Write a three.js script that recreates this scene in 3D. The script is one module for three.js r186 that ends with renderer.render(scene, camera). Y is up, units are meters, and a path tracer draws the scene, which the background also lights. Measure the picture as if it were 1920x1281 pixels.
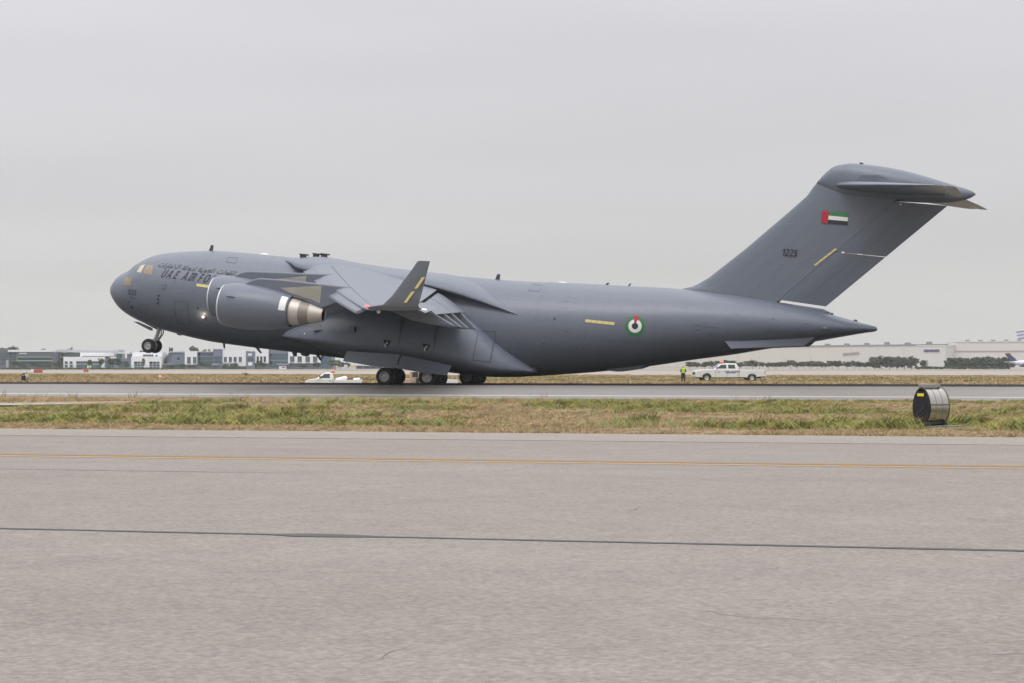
import * as THREE from 'three';
import { mergeGeometries, mergeVertices, toCreasedNormals } from 'three/addons/utils/BufferGeometryUtils.js';
import { RoundedBoxGeometry } from 'three/addons/geometries/RoundedBoxGeometry.js';
import { MarchingCubes } from 'three/addons/objects/MarchingCubes.js';
import { FontLoader } from 'three/addons/loaders/FontLoader.js';

// ------------------------------------------------------------------ camera, sky, sun, exposure
const scene = new THREE.Scene();
const camera = new THREE.PerspectiveCamera(16.566, 1024 / 683, 0.5, 20000);
camera.position.set(0, 1.65, 0);
camera.rotation.set(THREE.MathUtils.degToRad(0.5534), 0, 0);
scene.add(camera);
const renderer = new THREE.WebGLRenderer({ antialias: true });
renderer.setSize(1024, 683);
renderer.toneMapping = THREE.LinearToneMapping;
renderer.toneMappingExposure = 1.0;
renderer.shadowMap.enabled = true;

let seed = 7;
const rnd = () => { seed = (seed * 1664525 + 1013904223) >>> 0; return seed / 4294967296; };
const rr = (a, b) => a + (b - a) * rnd();
const reseed = s => { seed = (s * 2654435761) >>> 0; rnd(); rnd(); };
const clamp = (x, a = 0, b = 1) => Math.min(b, Math.max(a, x));
const mix = (a, b, t) => a + (b - a) * t;
const sstep = (a, b, x) => { const t = clamp((x - a) / (b - a)); return t * t * (3 - 2 * t); };
function hash2(i, j) { let h = (i * 374761393 + j * 668265263) | 0; h = Math.imul(h ^ (h >>> 13), 1274126177); h ^= h >>> 16; return (h >>> 0) / 4294967296; }
function vnoise(x, y, per = 0) {
  let i = Math.floor(x), j = Math.floor(y); const fx = x - i, fy = y - j, u = fx * fx * (3 - 2 * fx), v = fy * fy * (3 - 2 * fy);
  const w = k => per ? ((k % per) + per) % per : k;
  const a = hash2(w(i), w(j)), b = hash2(w(i + 1), w(j)), c = hash2(w(i), w(j + 1)), d = hash2(w(i + 1), w(j + 1));
  return mix(mix(a, b, u), mix(c, d, u), v);
}
function fbm(x, y, o = 4, per = 0) { let s = 0, a = 0.5, n = 0; for (let k = 0; k < o; k++) { s += a * vnoise(x, y, per); n += a; a *= 0.5; x = x * 2 + 17; y = y * 2 + 31; per *= 2; x -= per ? 17 : 0; y -= per ? 31 : 0; } return s / n; }

{ // overcast sky: even stratus that brightens slowly towards the zenith, with faint cloud texture
  const w = 1024, h = 512, d = new Float32Array(w * h * 4);
  for (let j = 0; j < h; j++) {
    const el = ((j + 0.5) / h - 0.5) * Math.PI, s = Math.max(0, Math.sin(el));
    for (let i = 0; i < w; i++) {
      const az = (i + 0.5) / w * Math.PI * 2, cx = Math.cos(az), sx = Math.sin(az), q = 1 / (0.16 + s);
      const c1 = fbm(40 + cx * q * 1.1 + el * 2, 40 + sx * q * 2.3 - el * 9, 4), c2 = fbm(90 + cx * 3.1 + el * 7, 70 + sx * 3.1 + el * 11, 3);
      const L = (0.606 + 0.45 * s + 1.4 * s * s) * (1 + 0.14 * (c1 - 0.5) + 0.10 * (c2 - 0.5));
      const k = (j * w + i) * 4, wm = sstep(0.12, 0, s);
      d[k] = L * (0.998 - 0.0 * wm); d[k + 1] = L * mix(0.997, 0.997, wm); d[k + 2] = L * mix(1.04, 0.972, wm); d[k + 3] = 1;
    }
  }
  const t = new THREE.DataTexture(d, w, h, THREE.RGBAFormat, THREE.FloatType);
  t.mapping = THREE.EquirectangularReflectionMapping; t.magFilter = THREE.LinearFilter; t.minFilter = THREE.LinearFilter; t.needsUpdate = true;
  scene.background = t; scene.environment = t;
}
const sun = new THREE.DirectionalLight(new THREE.Color(1, 0.97, 0.93), 0.9);
sun.position.set(-25 - 60, 170, -130 + 90); sun.target.position.set(-25, 0, -130);
sun.castShadow = true; sun.shadow.radius = 45; sun.shadow.mapSize.set(2048, 2048);
Object.assign(sun.shadow.camera, { left: -90, right: 90, top: 90, bottom: -90, near: 1, far: 500 });
scene.add(sun, sun.target);
scene.fog = new THREE.FogExp2(new THREE.Color(0.78, 0.78, 0.77), 0.00014);

// ------------------------------------------------------------------ helpers
const names = {};
function numbered(n) { const k = names[n] = (names[n] ?? -1) + 1; return k ? `${n}_${String(k).padStart(3, '0')}` : n; }
function tag(o, label, category, group) { o.userData.label = label; o.userData.category = category; if (group) o.userData.group = group; return o; }
function mesh(name, geo, m, parent) {
  const o = new THREE.Mesh(geo, m); o.castShadow = o.receiveShadow = true;
  if (parent) { o.name = name; parent.add(o); } else { o.name = numbered(name); scene.add(o); }
  return o;
}
function thing(name, label, category, pos = [0, 0, 0], turn = 0, group) {
  const o = new THREE.Group(); o.name = numbered(name); scene.add(o); o.position.set(...pos); o.rotation.y = turn; return tag(o, label, category, group);
}
function struct(name, geo, m) { const o = mesh(name, geo, m); o.userData.kind = 'structure'; return o; }
function copyOf(o, label, pos, turn = 0, group) {
  const c = o.clone(); c.name = numbered(o.name.replace(/_\d{3}$/, '')); c.userData = { ...o.userData }; scene.add(c);
  c.position.set(...pos); c.rotation.y = turn; c.userData.label = label; if (group) c.userData.group = group; return c;
}
const lin = (r, g, b) => new THREE.Color().setRGB(r, g, b);
const M = (col, rough = 0.6, metal = 0, extra = {}) => new THREE.MeshStandardMaterial({ color: col, roughness: rough, metalness: metal, side: THREE.DoubleSide, ...extra });
function merge(list) { return mergeGeometries(list.map(g => { const q = g.index ? g.toNonIndexed() : g; for (const k of Object.keys(q.attributes)) if (!['position', 'normal', 'uv'].includes(k)) q.deleteAttribute(k); return q; })); }
function box(w, h, d, x = 0, y = 0, z = 0) { return new THREE.BoxGeometry(w, h, d).translate(x, y, z); }
function rbox(w, h, d, r, x = 0, y = 0, z = 0) { return new RoundedBoxGeometry(w, h, d, 2, r).translate(x, y, z); }
// rows of points joined into a skin; rings may be closed and capped
function loft(rings, closed = true, cap = true) {
  const n = rings.length, m = rings[0].length, pos = [], uv = [], idx = [], mm = closed ? m + 1 : m;
  let L = 0;
  for (let i = 0; i < n; i++) {
    if (i) L += Math.hypot(...[0, 1, 2].map(k => rings[i][0][k] - rings[i - 1][0][k]));
    let A = 0;
    for (let j = 0; j < mm; j++) {
      const p = rings[i][j % m]; if (j) { const q = rings[i][(j - 1) % m]; A += Math.hypot(p[0] - q[0], p[1] - q[1], p[2] - q[2]); }
      pos.push(...p); uv.push(L, A);
    }
  }
  for (let i = 0; i < n - 1; i++) for (let j = 0; j < mm - 1; j++) { const a = i * mm + j, b = a + 1, c = a + mm, d = c + 1; idx.push(a, c, b, b, c, d); }
  let g = new THREE.BufferGeometry();
  g.setAttribute('position', new THREE.Float32BufferAttribute(pos, 3)); g.setAttribute('uv', new THREE.Float32BufferAttribute(uv, 2)); g.setIndex(idx);
  g.computeVertexNormals();
  if (closed) { // weld the seam normals
    const N = g.attributes.normal;
    for (let i = 0; i < n; i++) { const a = i * mm, b = a + mm - 1; const v = new THREE.Vector3(N.getX(a) + N.getX(b), N.getY(a) + N.getY(b), N.getZ(a) + N.getZ(b)).normalize(); N.setXYZ(a, v.x, v.y, v.z); N.setXYZ(b, v.x, v.y, v.z); }
  }
  if (cap && closed) {
    const parts = [g.toNonIndexed()];
    for (const [e, flip] of [[0, true], [n - 1, false]]) {
      const R = rings[e], c = [0, 1, 2].map(k => R.reduce((s, p) => s + p[k], 0) / m), P = [], U = [];
      for (let j = 0; j < m; j++) { const a = R[j], b = R[(j + 1) % m]; const t = flip ? [c, a, b] : [c, b, a]; for (const q of t) { P.push(...q); U.push(q[0], q[1]); } }
      const h = new THREE.BufferGeometry(); h.setAttribute('position', new THREE.Float32BufferAttribute(P, 3)); h.setAttribute('uv', new THREE.Float32BufferAttribute(U, 2)); h.computeVertexNormals(); parts.push(h);
    }
    g = mergeGeometries(parts);
  }
  return g;
}
// side outline [[x, y], ...] given a thickness along z, centred at z0
function plate(pts, th, z0 = 0, bevel = 0.02) {
  const s = new THREE.Shape(pts.map(p => new THREE.Vector2(p[0], p[1])));
  const b = Math.min(bevel, th * 0.4);
  const g = new THREE.ExtrudeGeometry(s, { depth: th - 2 * b, bevelEnabled: b > 0, bevelThickness: b, bevelSize: b, bevelOffset: -b, bevelSegments: 2, curveSegments: 12 });
  return g.translate(0, 0, z0 - th / 2 + b);
}
function lathe(pts, seg = 40) { return new THREE.LatheGeometry(pts.map(p => new THREE.Vector2(p[0], p[1])), seg); } // about y
function tube(pts, r, seg = 8) { return new THREE.TubeGeometry(new THREE.CatmullRomCurve3(pts.map(p => new THREE.Vector3(...p)), false, 'catmullrom', 0.2), Math.max(2, (pts.length - 1) * 4), r, seg); }
function interp(T, x) { if (x <= T[0][0]) return T[0][1]; for (let i = 1; i < T.length; i++) if (x <= T[i][0]) { const [a, p] = T[i - 1], [b, q] = T[i]; return mix(p, q, (x - a) / (b - a)); } return T[T.length - 1][1]; }
// monotone cubic through a table
function pchip(T) {
  const n = T.length, h = [], d = [], m = [];
  for (let i = 0; i < n - 1; i++) { h.push(T[i + 1][0] - T[i][0]); d.push((T[i + 1][1] - T[i][1]) / h[i]); }
  for (let i = 0; i < n; i++) m.push(i === 0 ? d[0] : i === n - 1 ? d[n - 2] : d[i - 1] * d[i] <= 0 ? 0 : 2 * d[i - 1] * d[i] / (d[i - 1] + d[i]));
  return x => { if (x <= T[0][0]) return T[0][1]; if (x >= T[n - 1][0]) return T[n - 1][1]; let i = 0; while (x > T[i + 1][0]) i++; const t = (x - T[i][0]) / h[i], t2 = t * t, t3 = t2 * t; return (2 * t3 - 3 * t2 + 1) * T[i][1] + (t3 - 2 * t2 + t) * h[i] * m[i] + (-2 * t3 + 3 * t2) * T[i + 1][1] + (t3 - t2) * h[i] * m[i + 1]; };
}
function tex(size, fn, metres, srgb = true) {
  const d = new Uint8Array(size * size * 4);
  for (let j = 0; j < size; j++) for (let i = 0; i < size; i++) { const c = fn(i / size, j / size), k = (j * size + i) * 4; d[k] = clamp(c[0], 0, 255); d[k + 1] = clamp(c[1], 0, 255); d[k + 2] = clamp(c[2], 0, 255); d[k + 3] = 255; }
  const t = new THREE.DataTexture(d, size, size); t.wrapS = t.wrapT = THREE.RepeatWrapping; t.magFilter = THREE.LinearFilter; t.minFilter = THREE.LinearMipmapLinearFilter; t.generateMipmaps = true;
  if (srgb) t.colorSpace = THREE.SRGBColorSpace; t.repeat.set(1 / metres, 1 / metres); t.needsUpdate = true; return t;
}

// ------------------------------------------------------------------ the ground: t runs along the runway (aft of the jet), n across it, away from the viewer
const PSI = THREE.MathUtils.degToRad(16.5), CP = Math.cos(PSI), SP = Math.sin(PSI);
const W = (t, y, n) => [t * CP + n * SP, y, t * SP - n * CP];
const toTN = (x, z) => [x * CP + z * SP, x * SP - z * CP];
function steps(list) { const o = []; for (const [a, b, d] of list) { const k = Math.max(1, Math.round((b - a) / d)); for (let i = 0; i < k; i++) o.push(a + (b - a) * i / k); } o.push(list[list.length - 1][1]); return o; }
function sheet(ts, ns, yf, cf, nf = (t, n) => n) {
  const pos = [], col = [], uv = [], idx = [], m = ns.length;
  for (const t of ts) for (const n of ns) { pos.push(...W(t, yf(t, n), nf(t, n))); uv.push(t, n); if (cf) { const c = cf(t, n); col.push(c[0], c[1], c[2]); } }
  for (let i = 0; i < ts.length - 1; i++) for (let j = 0; j < m - 1; j++) { const a = i * m + j, b = a + 1, c = a + m, d = c + 1; idx.push(a, c, b, b, c, d); }
  const g = new THREE.BufferGeometry(); g.setAttribute('position', new THREE.Float32BufferAttribute(pos, 3)); g.setAttribute('uv', new THREE.Float32BufferAttribute(uv, 2));
  if (cf) g.setAttribute('color', new THREE.Float32BufferAttribute(col, 3)); g.setIndex(idx); g.computeVertexNormals(); return g;
}
const runwayY = n => interp([[107, 0.02], [128, 0.45], [135.5, 0.485], [139, 0.47], [162, 0.02]], n);
const groundY = n => n < 107 ? -0.04 : n < 160 ? -0.25 : interp([[160, -0.25], [163, -0.03], [171, -0.62], [181, -0.62], [190, -0.02], [200, 0], [12000, 0]], n);
const BROWN = [0.255, 0.18, 0.10], STRAW = [0.29, 0.23, 0.128], GREEN = [0.145, 0.155, 0.053], DIRT = [0.21, 0.154, 0.092];
const mix3 = (a, b, t) => [mix(a[0], b[0], t), mix(a[1], b[1], t), mix(a[2], b[2], t)];
// how green the verge is: a band of weeds along the taxiway, broken patches further back
function greenness(t, n) {
  const w = n + 3.0 * (vnoise(t * 0.11, 3) - 0.5) + 1.5 * (vnoise(t * 0.4, 9) - 0.5);
  const band = sstep(58.6, 60.6, w) * sstep(70, 65, w), lump = fbm(t * 0.22 + 5, n * 0.16 + 2, 3);
  const back = sstep(0.56, 0.68, fbm(t * 0.12 + 31, n * 0.14 + 7, 3)) * sstep(70, 76, n) * sstep(106.5, 103, n);
  const mid = sstep(76, 80, n) * sstep(98, 90, n) * sstep(10, 3, Math.abs(t + 22 - (n - 85) * 0.1));
  return clamp(0.72 * band * sstep(0.43, 0.60, lump) + 0.26 * back + 0.6 * mid * sstep(0.4, 0.55, lump));
}
const grain = tex(512, (u, v) => { const a = fbm(u * 64, v * 64, 3, 64), b = fbm(u * 8 + 3, v * 8, 3, 8), c = hash2(u * 512 | 0, v * 512 | 0); const g = 205 + (a - 0.5) * 90 + (b - 0.5) * 40 + (c - 0.5) * 46; return [g, g * 0.995, g * 0.98]; }, 7);
const soilMat = M(lin(1.5, 1.5, 1.5), 0.98, 0, { vertexColors: true, map: grain });
{
  const far = steps([[-9000, -1500, 1500], [-1500, -420, 120], [-420, 160, 8], [160, 1200, 130], [1200, 9000, 1500]]), ns = steps([[-300, 50, 50], [50, 160, 10], [160, 200, 3], [200, 480, 5], [480, 900, 20], [900, 2000, 200], [2000, 12000, 1500]]);
  struct('ground', sheet(far, ns, (t, n) => groundY(n), (t, n) => {
    const a = fbm(t * 0.035 + 9, n * 0.06, 4), b = fbm(t * 0.018 + 40, n * 0.05 + 11, 4);
    let c = mix3(BROWN, STRAW, sstep(0.35, 0.65, a)); c = mix3(c, DIRT, 0.5 * sstep(0.5, 0.7, fbm(t * 0.05 + 3, n * 0.02, 3)));
    const g = n < 240 ? sstep(0.47, 0.6, b) : 0.5 * sstep(0.55, 0.66, b);
    return mix3(c, GREEN, n > 165 ? 0.85 * g : 0.2);
  }), soilMat);
  const tv = steps([[-260, -60, 4], [-60, 30, 0.5], [30, 160, 4]]), nv = steps([[53.4, 108, 0.6]]);
  struct('grass_verge', sheet(tv, nv, (t, n) => -0.012 + 0.10 * (fbm(t * 0.3, n * 0.3, 3) - 0.5) * sstep(53.4, 56, n) * sstep(108, 104, n) + 0.02 * sstep(100, 107, n), (t, n) => {
    const a = fbm(t * 0.35 + 9, n * 0.3, 4); let c = mix3(mix3(BROWN, [0.34, 0.22, 0.10], sstep(90, 104, n)), STRAW, sstep(0.4, 0.7, a)); c = mix3(c, DIRT, 0.7 * sstep(0.55, 0.7, fbm(t * 0.5 + 60, n * 0.4, 3)) + 0.3 * sstep(58, 54, n));
    return mix3(c, GREEN, 0.8 * greenness(t, n));
  }), soilMat);
}
const concrete = tex(2048, (u, v) => {
  const a = fbm(u * 256, v * 256, 2, 256), b = fbm(u * 40, v * 40, 4, 40), c = fbm(u * 8, v * 8, 4, 8), s = hash2(u * 2048 | 0, v * 2048 | 0), k = vnoise(u * 700, v * 700, 700);
  let g = 204 + (a - 0.5) * 58 + (b - 0.5) * 18 + (c - 0.5) * 10 + (s - 0.5) * 30; if (k > 0.93) g -= 60 * (k - 0.93) / 0.07; if (k < 0.05) g += 26;
  return [g, g * 0.985, g * 0.972];
}, 9);
const concreteBump = tex(1024, (u, v) => { const g = 128 + (fbm(u * 220, v * 220, 2, 220) - 0.5) * 200; return [g, g, g]; }, 4.5, false);
const paveMat = M(lin(0.347, 0.314, 0.280), 0.85, 0, { vertexColors: true, map: concrete, bumpMap: concreteBump, bumpScale: 0.004 });
{
  const ts = steps([[-1500, -60, 90], [-60, 30, 0.6], [30, 1500, 90]]);
  struct('taxiway', sheet(ts, steps([[-60, 6, 6], [6, 48.7, 0.6]]), () => 0, (t, n) => {
    const a = fbm(t * 0.16, n * 0.3, 4), b = fbm(t * 0.05 + 7, n * 0.9 + 3, 4), st = sstep(0.62, 0.72, fbm(t * 0.35 + 70, n * 0.6, 4));
    const g = 1 + 0.09 * (a - 0.5) + 0.12 * (b - 0.5) - 0.05 * st; return [g, g * (1 + 0.02 * (a - 0.5)), g * (1 + 0.05 * (b - 0.5))];
  }), paveMat);
  struct('paved_shoulder', sheet(ts, steps([[48.78, 53.9, 0.4]]), (t, n) => 0.004, (t, n) => { const a = fbm(t * 0.2 + 4, n * 0.5, 4), g = 1.12 + 0.14 * (a - 0.5); return [g, g * 1.01, g * 0.985]; }), paveMat);
  // ragged soil spilling over the pavement edge
  const sealMat = M(lin(0.055, 0.052, 0.05), 0.75);
  const strip = (name, n0, wid, t0, t1, m, wob, dt = 0.25, y = 0.005) => { // a hand-poured sealer line
    const P = [], I = []; let k = 0;
    for (let t = t0; t <= t1; t += dt) { const w = wid(t) * (0.75 + 0.6 * fbm(t * 1.7, n0, 3)), c = n0 + wob * (fbm(t * 0.35, n0 * 3, 3) - 0.5); P.push(...W(t, y, c - w / 2), ...W(t, y, c + w / 2)); if (k) { const a = k * 2; I.push(a - 2, a, a - 1, a - 1, a, a + 1); } k++; }
    const g = new THREE.BufferGeometry(); g.setAttribute('position', new THREE.Float32BufferAttribute(P, 3)); g.setIndex(I); g.computeVertexNormals(); return struct(name, g, m);
  };
  strip('joint_sealer', 21.13, t => 0.12 + 0.30 * sstep(-8.75, -8.3, t) * sstep(-7.4, -8.1, t) + 0.05 * sstep(-5, -2, t), -60, 40, sealMat, 0.12, 0.1);
  strip('joint_sealer', 33.1, t => 0.05 * sstep(-13, -15, t) + 0.012, -60, 10, M(lin(0.13, 0.12, 0.115), 0.8), 0.05);
  strip('joint_sealer', 48.74, () => 0.10, -80, 40, M(lin(0.2, 0.18, 0.14), 0.9), 0.02);
  // hairline cracks and scuffs in the slab
  const crackMat = M(lin(0.17, 0.155, 0.14), 0.9); reseed(404);
  for (let k = 0; k < 15; k++) {
    let t = rr(-0.62, -0.02), n = rr(12, 34); t *= n; let a = rr(-0.5, 0.5) + (rnd() < 0.3 ? 1.2 : 0); const P = [], I = [], m = 10 + (rnd() * 26 | 0), w0 = rr(0.003, 0.006);
    for (let q = 0; q <= m; q++) { const w = w0 * Math.sin(Math.PI * (q + 0.3) / (m + 0.6)), cx = -Math.sin(a) * w, cn = Math.cos(a) * w; P.push(...W(t - cx, 0.004, n - cn), ...W(t + cx, 0.004, n + cn)); if (q) { const b = q * 2; I.push(b - 2, b, b - 1, b - 1, b, b + 1); } t += Math.cos(a) * 0.09; n += Math.sin(a) * 0.09; a += rr(-0.5, 0.5); }
    const g = new THREE.BufferGeometry(); g.setAttribute('position', new THREE.Float32BufferAttribute(P, 3)); g.setIndex(I); g.computeVertexNormals(); struct('pavement_crack', g, crackMat);
  }
  // taxiway edge marking: two worn yellow stripes
  const wear = tex(512, (u, v) => { const a = fbm(u * 48, v * 48, 4, 48), w = sstep(0.40, 0.62, a); return [mix(206, 190, w), mix(168, 178, w), mix(98, 164, w)]; }, 6);
  for (const [n0, w, c] of [[38.52, 0.46, lin(0.40, 0.35, 0.29)], [37.90, 0.46, lin(0.56, 0.53, 0.48)]]) struct('yellow_line', sheet(steps([[-120, 60, 1]]), [n0 - w / 2, n0 + w / 2], () => 0.004, null), M(c, 0.85, 0, { map: wear }));
}
{ // the runway, crowned, with rubber laid down along its middle
  const ts = steps([[-2500, -200, 100], [-200, 80, 2.5], [80, 2000, 100]]), ns = steps([[106.6, 122, 0.7], [122, 141, 0.3], [141, 162, 3]]);
  struct('runway', sheet(ts, ns, (t, n) => runwayY(n) + (n < 107 ? 0.0 : 0), (t, n) => {
    const st = fbm(n * 2.3, t * 0.012 + 5, 4), st2 = fbm(n * 0.7 + 20, t * 0.006, 3), ragged = n + 2.2 * (fbm(t * 0.02, n * 1.1, 3) - 0.5);
    const rub = 0.20 * sstep(119, 126, ragged) * sstep(0.35, 0.62, st);
    const g = (1 + 0.35 * (st - 0.5) + 0.15 * (st2 - 0.5)); const v = mix(g * 0.98, 0.085, clamp(rub)); return [v, v * 0.985, v * 0.98];
  }), M(lin(0.30, 0.288, 0.268), 0.55, 0, { vertexColors: true, map: concrete }));
  struct('rubber_deposit', sheet(ts, steps([[127.7, 139, 0.4]]), (t, n) => runwayY(n) + 0.005, (t, n) => { const g = 0.8 + 0.5 * fbm(n * 2.3, t * 0.02, 3); return [g, g * 0.97, g * 0.94]; }, (t, n) => n === 127.7 ? n + 0.5 * (fbm(t * 0.05, 4, 3) - 0.5) : n), new THREE.MeshPhysicalMaterial({ color: lin(0.030, 0.028, 0.026), roughness: 1, specularIntensity: 0.15, vertexColors: true, side: THREE.DoubleSide }));
  struct('runway_edge_line', sheet(steps([[-400, 200, 8]]), [110.6, 111.5], (t, n) => runwayY(n) + 0.004, (t, n) => { const g = 0.85 + 0.5 * (fbm(t * 0.2, n, 3) - 0.5); return [g, g, g]; }), M(lin(0.52, 0.51, 0.5), 0.85, 0, { vertexColors: true }));
  // paved link at the left and strips of pavement beyond the runway
  const link = new THREE.BufferGeometry(), P = [], I = [];
  [[-62, 76.5, 82.5], [-52, 78, 84.5], [-46.5, 79.2, 85.6], [-44.4, 84.5, 89], [-44.0, 92, 96.3], [-43.6, 96.2, 96.6]].forEach(([t, a, b], k) => { P.push(...W(t, 0.055, a), ...W(t, 0.055, b)); if (k) { const q = k * 2; I.push(q - 2, q, q - 1, q - 1, q, q + 1); } });
  link.setAttribute('position', new THREE.Float32BufferAttribute(P, 3)); link.setIndex(I); link.computeVertexNormals(); struct('paved_link', link, M(lin(0.33, 0.32, 0.30), 0.9));
  const pale = (t, n) => { const g = 1 + 0.25 * (fbm(t * 0.02, n * 0.1, 3) - 0.5); return [g, g * 0.97, g * 0.93]; };
  struct('perimeter_track', sheet(steps([[-700, 300, 10]]), steps([[236, 246, 2]]), (t, n) => 0.012, (t, n) => pale(t, n)), M(lin(0.40, 0.34, 0.26), 0.95, 0, { vertexColors: true, map: grain }));
  struct('far_taxiway', sheet(steps([[-2000, 900, 40]]), steps([[430, 560, 10]]), (t, n) => 0.012, (t, n) => pale(t, n), (t, n) => n - (560 - n) / 130 * interp([[-230, 20], [-150, 60], [-60, 100]], t)), M(lin(0.31, 0.278, 0.246), 0.95, 0, { vertexColors: true }));
  struct('apron', sheet(steps([[-2000, 1500, 60]]), steps([[600, 1100, 40]]), (t, n) => 0.012, (t, n) => pale(t, n)), M(lin(0.24, 0.235, 0.21), 0.95, 0, { vertexColors: true }));
}

// ------------------------------------------------------------------ the transport aircraft; x runs aft from the nose tip, y up, z towards the near (left) wing
const AX = 21.6, AY = -3.66; // the group's origin: on the runway between the main wheels
const jet = thing('transport_aircraft', 'large grey four-engined military transport aircraft rotating for take-off with nose raised', 'aircraft');
{
  const th = THREE.MathUtils.degToRad(6.1), c6 = Math.cos(th), s6 = Math.sin(th);
  const aft = new THREE.Vector3(CP, 0, SP), up = new THREE.Vector3(0, 1, 0), near = new THREE.Vector3(-SP, 0, CP);
  const ax = aft.clone().multiplyScalar(c6).addScaledVector(up, -s6), ay = aft.clone().multiplyScalar(s6).addScaledVector(up, c6);
  const nose = new THREE.Vector3(-25.011, 1.65 + 4.562, -146.5);
  jet.quaternion.setFromRotationMatrix(new THREE.Matrix4().makeBasis(ax, ay, near));
  jet.position.copy(nose).addScaledVector(ax, AX).addScaledVector(ay, AY);
}
const J = (name, geo, m, parent = jet) => { geo.translate(-AX, -AY, 0); return mesh(name, geo, m, parent); };
const paintTex = tex(1024, (u, v) => { const a = fbm(u * 90, v * 90, 3, 90), b = fbm(u * 10, v * 14, 4, 2), s = fbm(u * 6, v * 60, 3, 6); const g = 226 + (a - 0.5) * 16 + (s - 0.5) * 14; return [g, g, g]; }, 10);
const paint = M(lin(0.158, 0.182, 0.226), 0.38, 0, { map: paintTex });
const paintDark = M(lin(0.11, 0.122, 0.145), 0.5);
const aerialMat = M(lin(0.05, 0.055, 0.065), 0.6);
const lineMat = M(lin(0.045, 0.05, 0.06), 0.8);
const markDark = M(lin(0.02, 0.024, 0.035), 0.7);
const yellowMat = M(lin(0.62, 0.52, 0.20), 0.6);
const steelHot = M(lin(0.50, 0.455, 0.41), 0.5, 0.55), steelDark = M(lin(0.24, 0.215, 0.19), 0.55, 0.5), lipMat = M(lin(0.78, 0.78, 0.78), 0.3, 0.9);
const beigeMat = M(lin(0.31, 0.295, 0.25), 0.6), whiteMat = M(lin(0.72, 0.72, 0.70), 0.5), black = M(lin(0.012, 0.012, 0.013), 0.85);
const rubber = M(lin(0.022, 0.022, 0.023), 0.8), hubMat = M(lin(0.42, 0.42, 0.42), 0.5, 0.3), strutMat = M(lin(0.5, 0.52, 0.5), 0.4, 0.3);

const onRoot = T => { const f = pchip(T.map(([x, y]) => [Math.sqrt(x), y])); return x => f(Math.sqrt(Math.max(0, x))); };
const ZT = onRoot([[0, 0], [.08, .42], [.28, .73], [.61, 1.06], [1.08, 1.35], [1.35, 1.49], [1.84, 1.92], [2.18, 2.17], [2.61, 2.39], [3.05, 2.56], [3.76, 2.74], [4.68, 2.9], [5.8, 3.05], [6.76, 3.15], [8, 3.2], [10.5, 3.22], [12, 3.22], [16, 3.2], [20, 3.14], [23, 3.12], [25, 3.14], [27, 3.21], [29, 3.34], [33, 3.53], [36.3, 3.66], [39, 3.63], [41.6, 3.49], [43.2, 3.34], [44.6, 3.14], [45.7, 2.95], [46.55, 2.8], [47.3, 2.69], [47.55, 2.645], [47.65, 2.59], [47.7, 2.5]]);
const ZB = onRoot([[0, 0], [.03, -.12], [.37, -.6], [.85, -1.04], [1.6, -1.44], [2.35, -1.7], [2.93, -1.84], [3.5, -1.98], [4.5, -2.14], [5.95, -2.33], [7.4, -2.45], [9.5, -2.5], [12, -2.52], [15, -2.54], [20, -2.6], [25.4, -2.6], [27.8, -2.33], [29.8, -2.0], [33.1, -1.38], [34.5, -1.06], [37.3, -.35], [39.6, .2], [41.65, .76], [44.1, 1.4], [45.8, 1.88], [47.1, 2.24], [47.5, 2.335], [47.64, 2.39], [47.7, 2.5]]);
const WD = onRoot([[0, 0], [.08, .4], [.28, .72], [.61, 1.1], [1.08, 1.45], [1.84, 1.88], [2.6, 2.2], [3.76, 2.52], [5, 2.72], [6.76, 2.86], [8, 2.9], [30, 2.9], [33, 2.85], [36, 2.7], [39, 2.4], [41.6, 2.0], [44, 1.5], [45.8, 1.02], [47.1, .5], [47.45, .30], [47.63, .2], [47.7, .02]]);
const hull = (x, z) => { const t = ZT(x), b = ZB(x), c = (t + b) / 2, h = (t - b) / 2; return WD(x) * Math.sqrt(Math.max(0, 1 - ((z - c) / h) ** 2)); }; // half-width of the hull at station x, height z
{
  const rings = []; const N = 190, K = 88;
  for (let i = 0; i <= N; i++) { const q = i / N, x = q < 0.25 ? Math.max(0.0005, 47.7 * q * q * 1.6) : q < 0.93 ? 47.7 * (0.1 + (q - 0.25) / 0.68 * 0.887) : 47.08 + 0.6198 * Math.sin((q - 0.93) / 0.07 * Math.PI / 2); const t = ZT(x), b = ZB(x), c = (t + b) / 2, h = (t - b) / 2, w = WD(x), R = []; for (let k = 0; k < K; k++) { const a = k / K * Math.PI * 2; R.push([x, c + h * Math.cos(a), w * Math.sin(a)]); } rings.push(R); }
  J('fuselage', loft(rings), paint);
}
{ // skin seams: hoops and stringers a few millimetres proud of the paint
  const seamMat = M(lin(0.115, 0.128, 0.155), 0.5);
  for (const x of [2.9, 7.0, 10.9, 28.4, 31.2, 35.4, 38.2, 40.9, 43.6]) J('hull_seam', loft([x, x + 0.018].map(q => { const t = ZT(q), b = ZB(q), c = (t + b) / 2, h = (t - b) / 2 + 0.004, w = WD(q) + 0.004, R = []; for (let k = 0; k < 88; k++) { const a = k / 88 * Math.PI * 2; R.push([q, c + h * Math.cos(a), w * Math.sin(a)]); } return R; }), true, false), seamMat);
}
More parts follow.
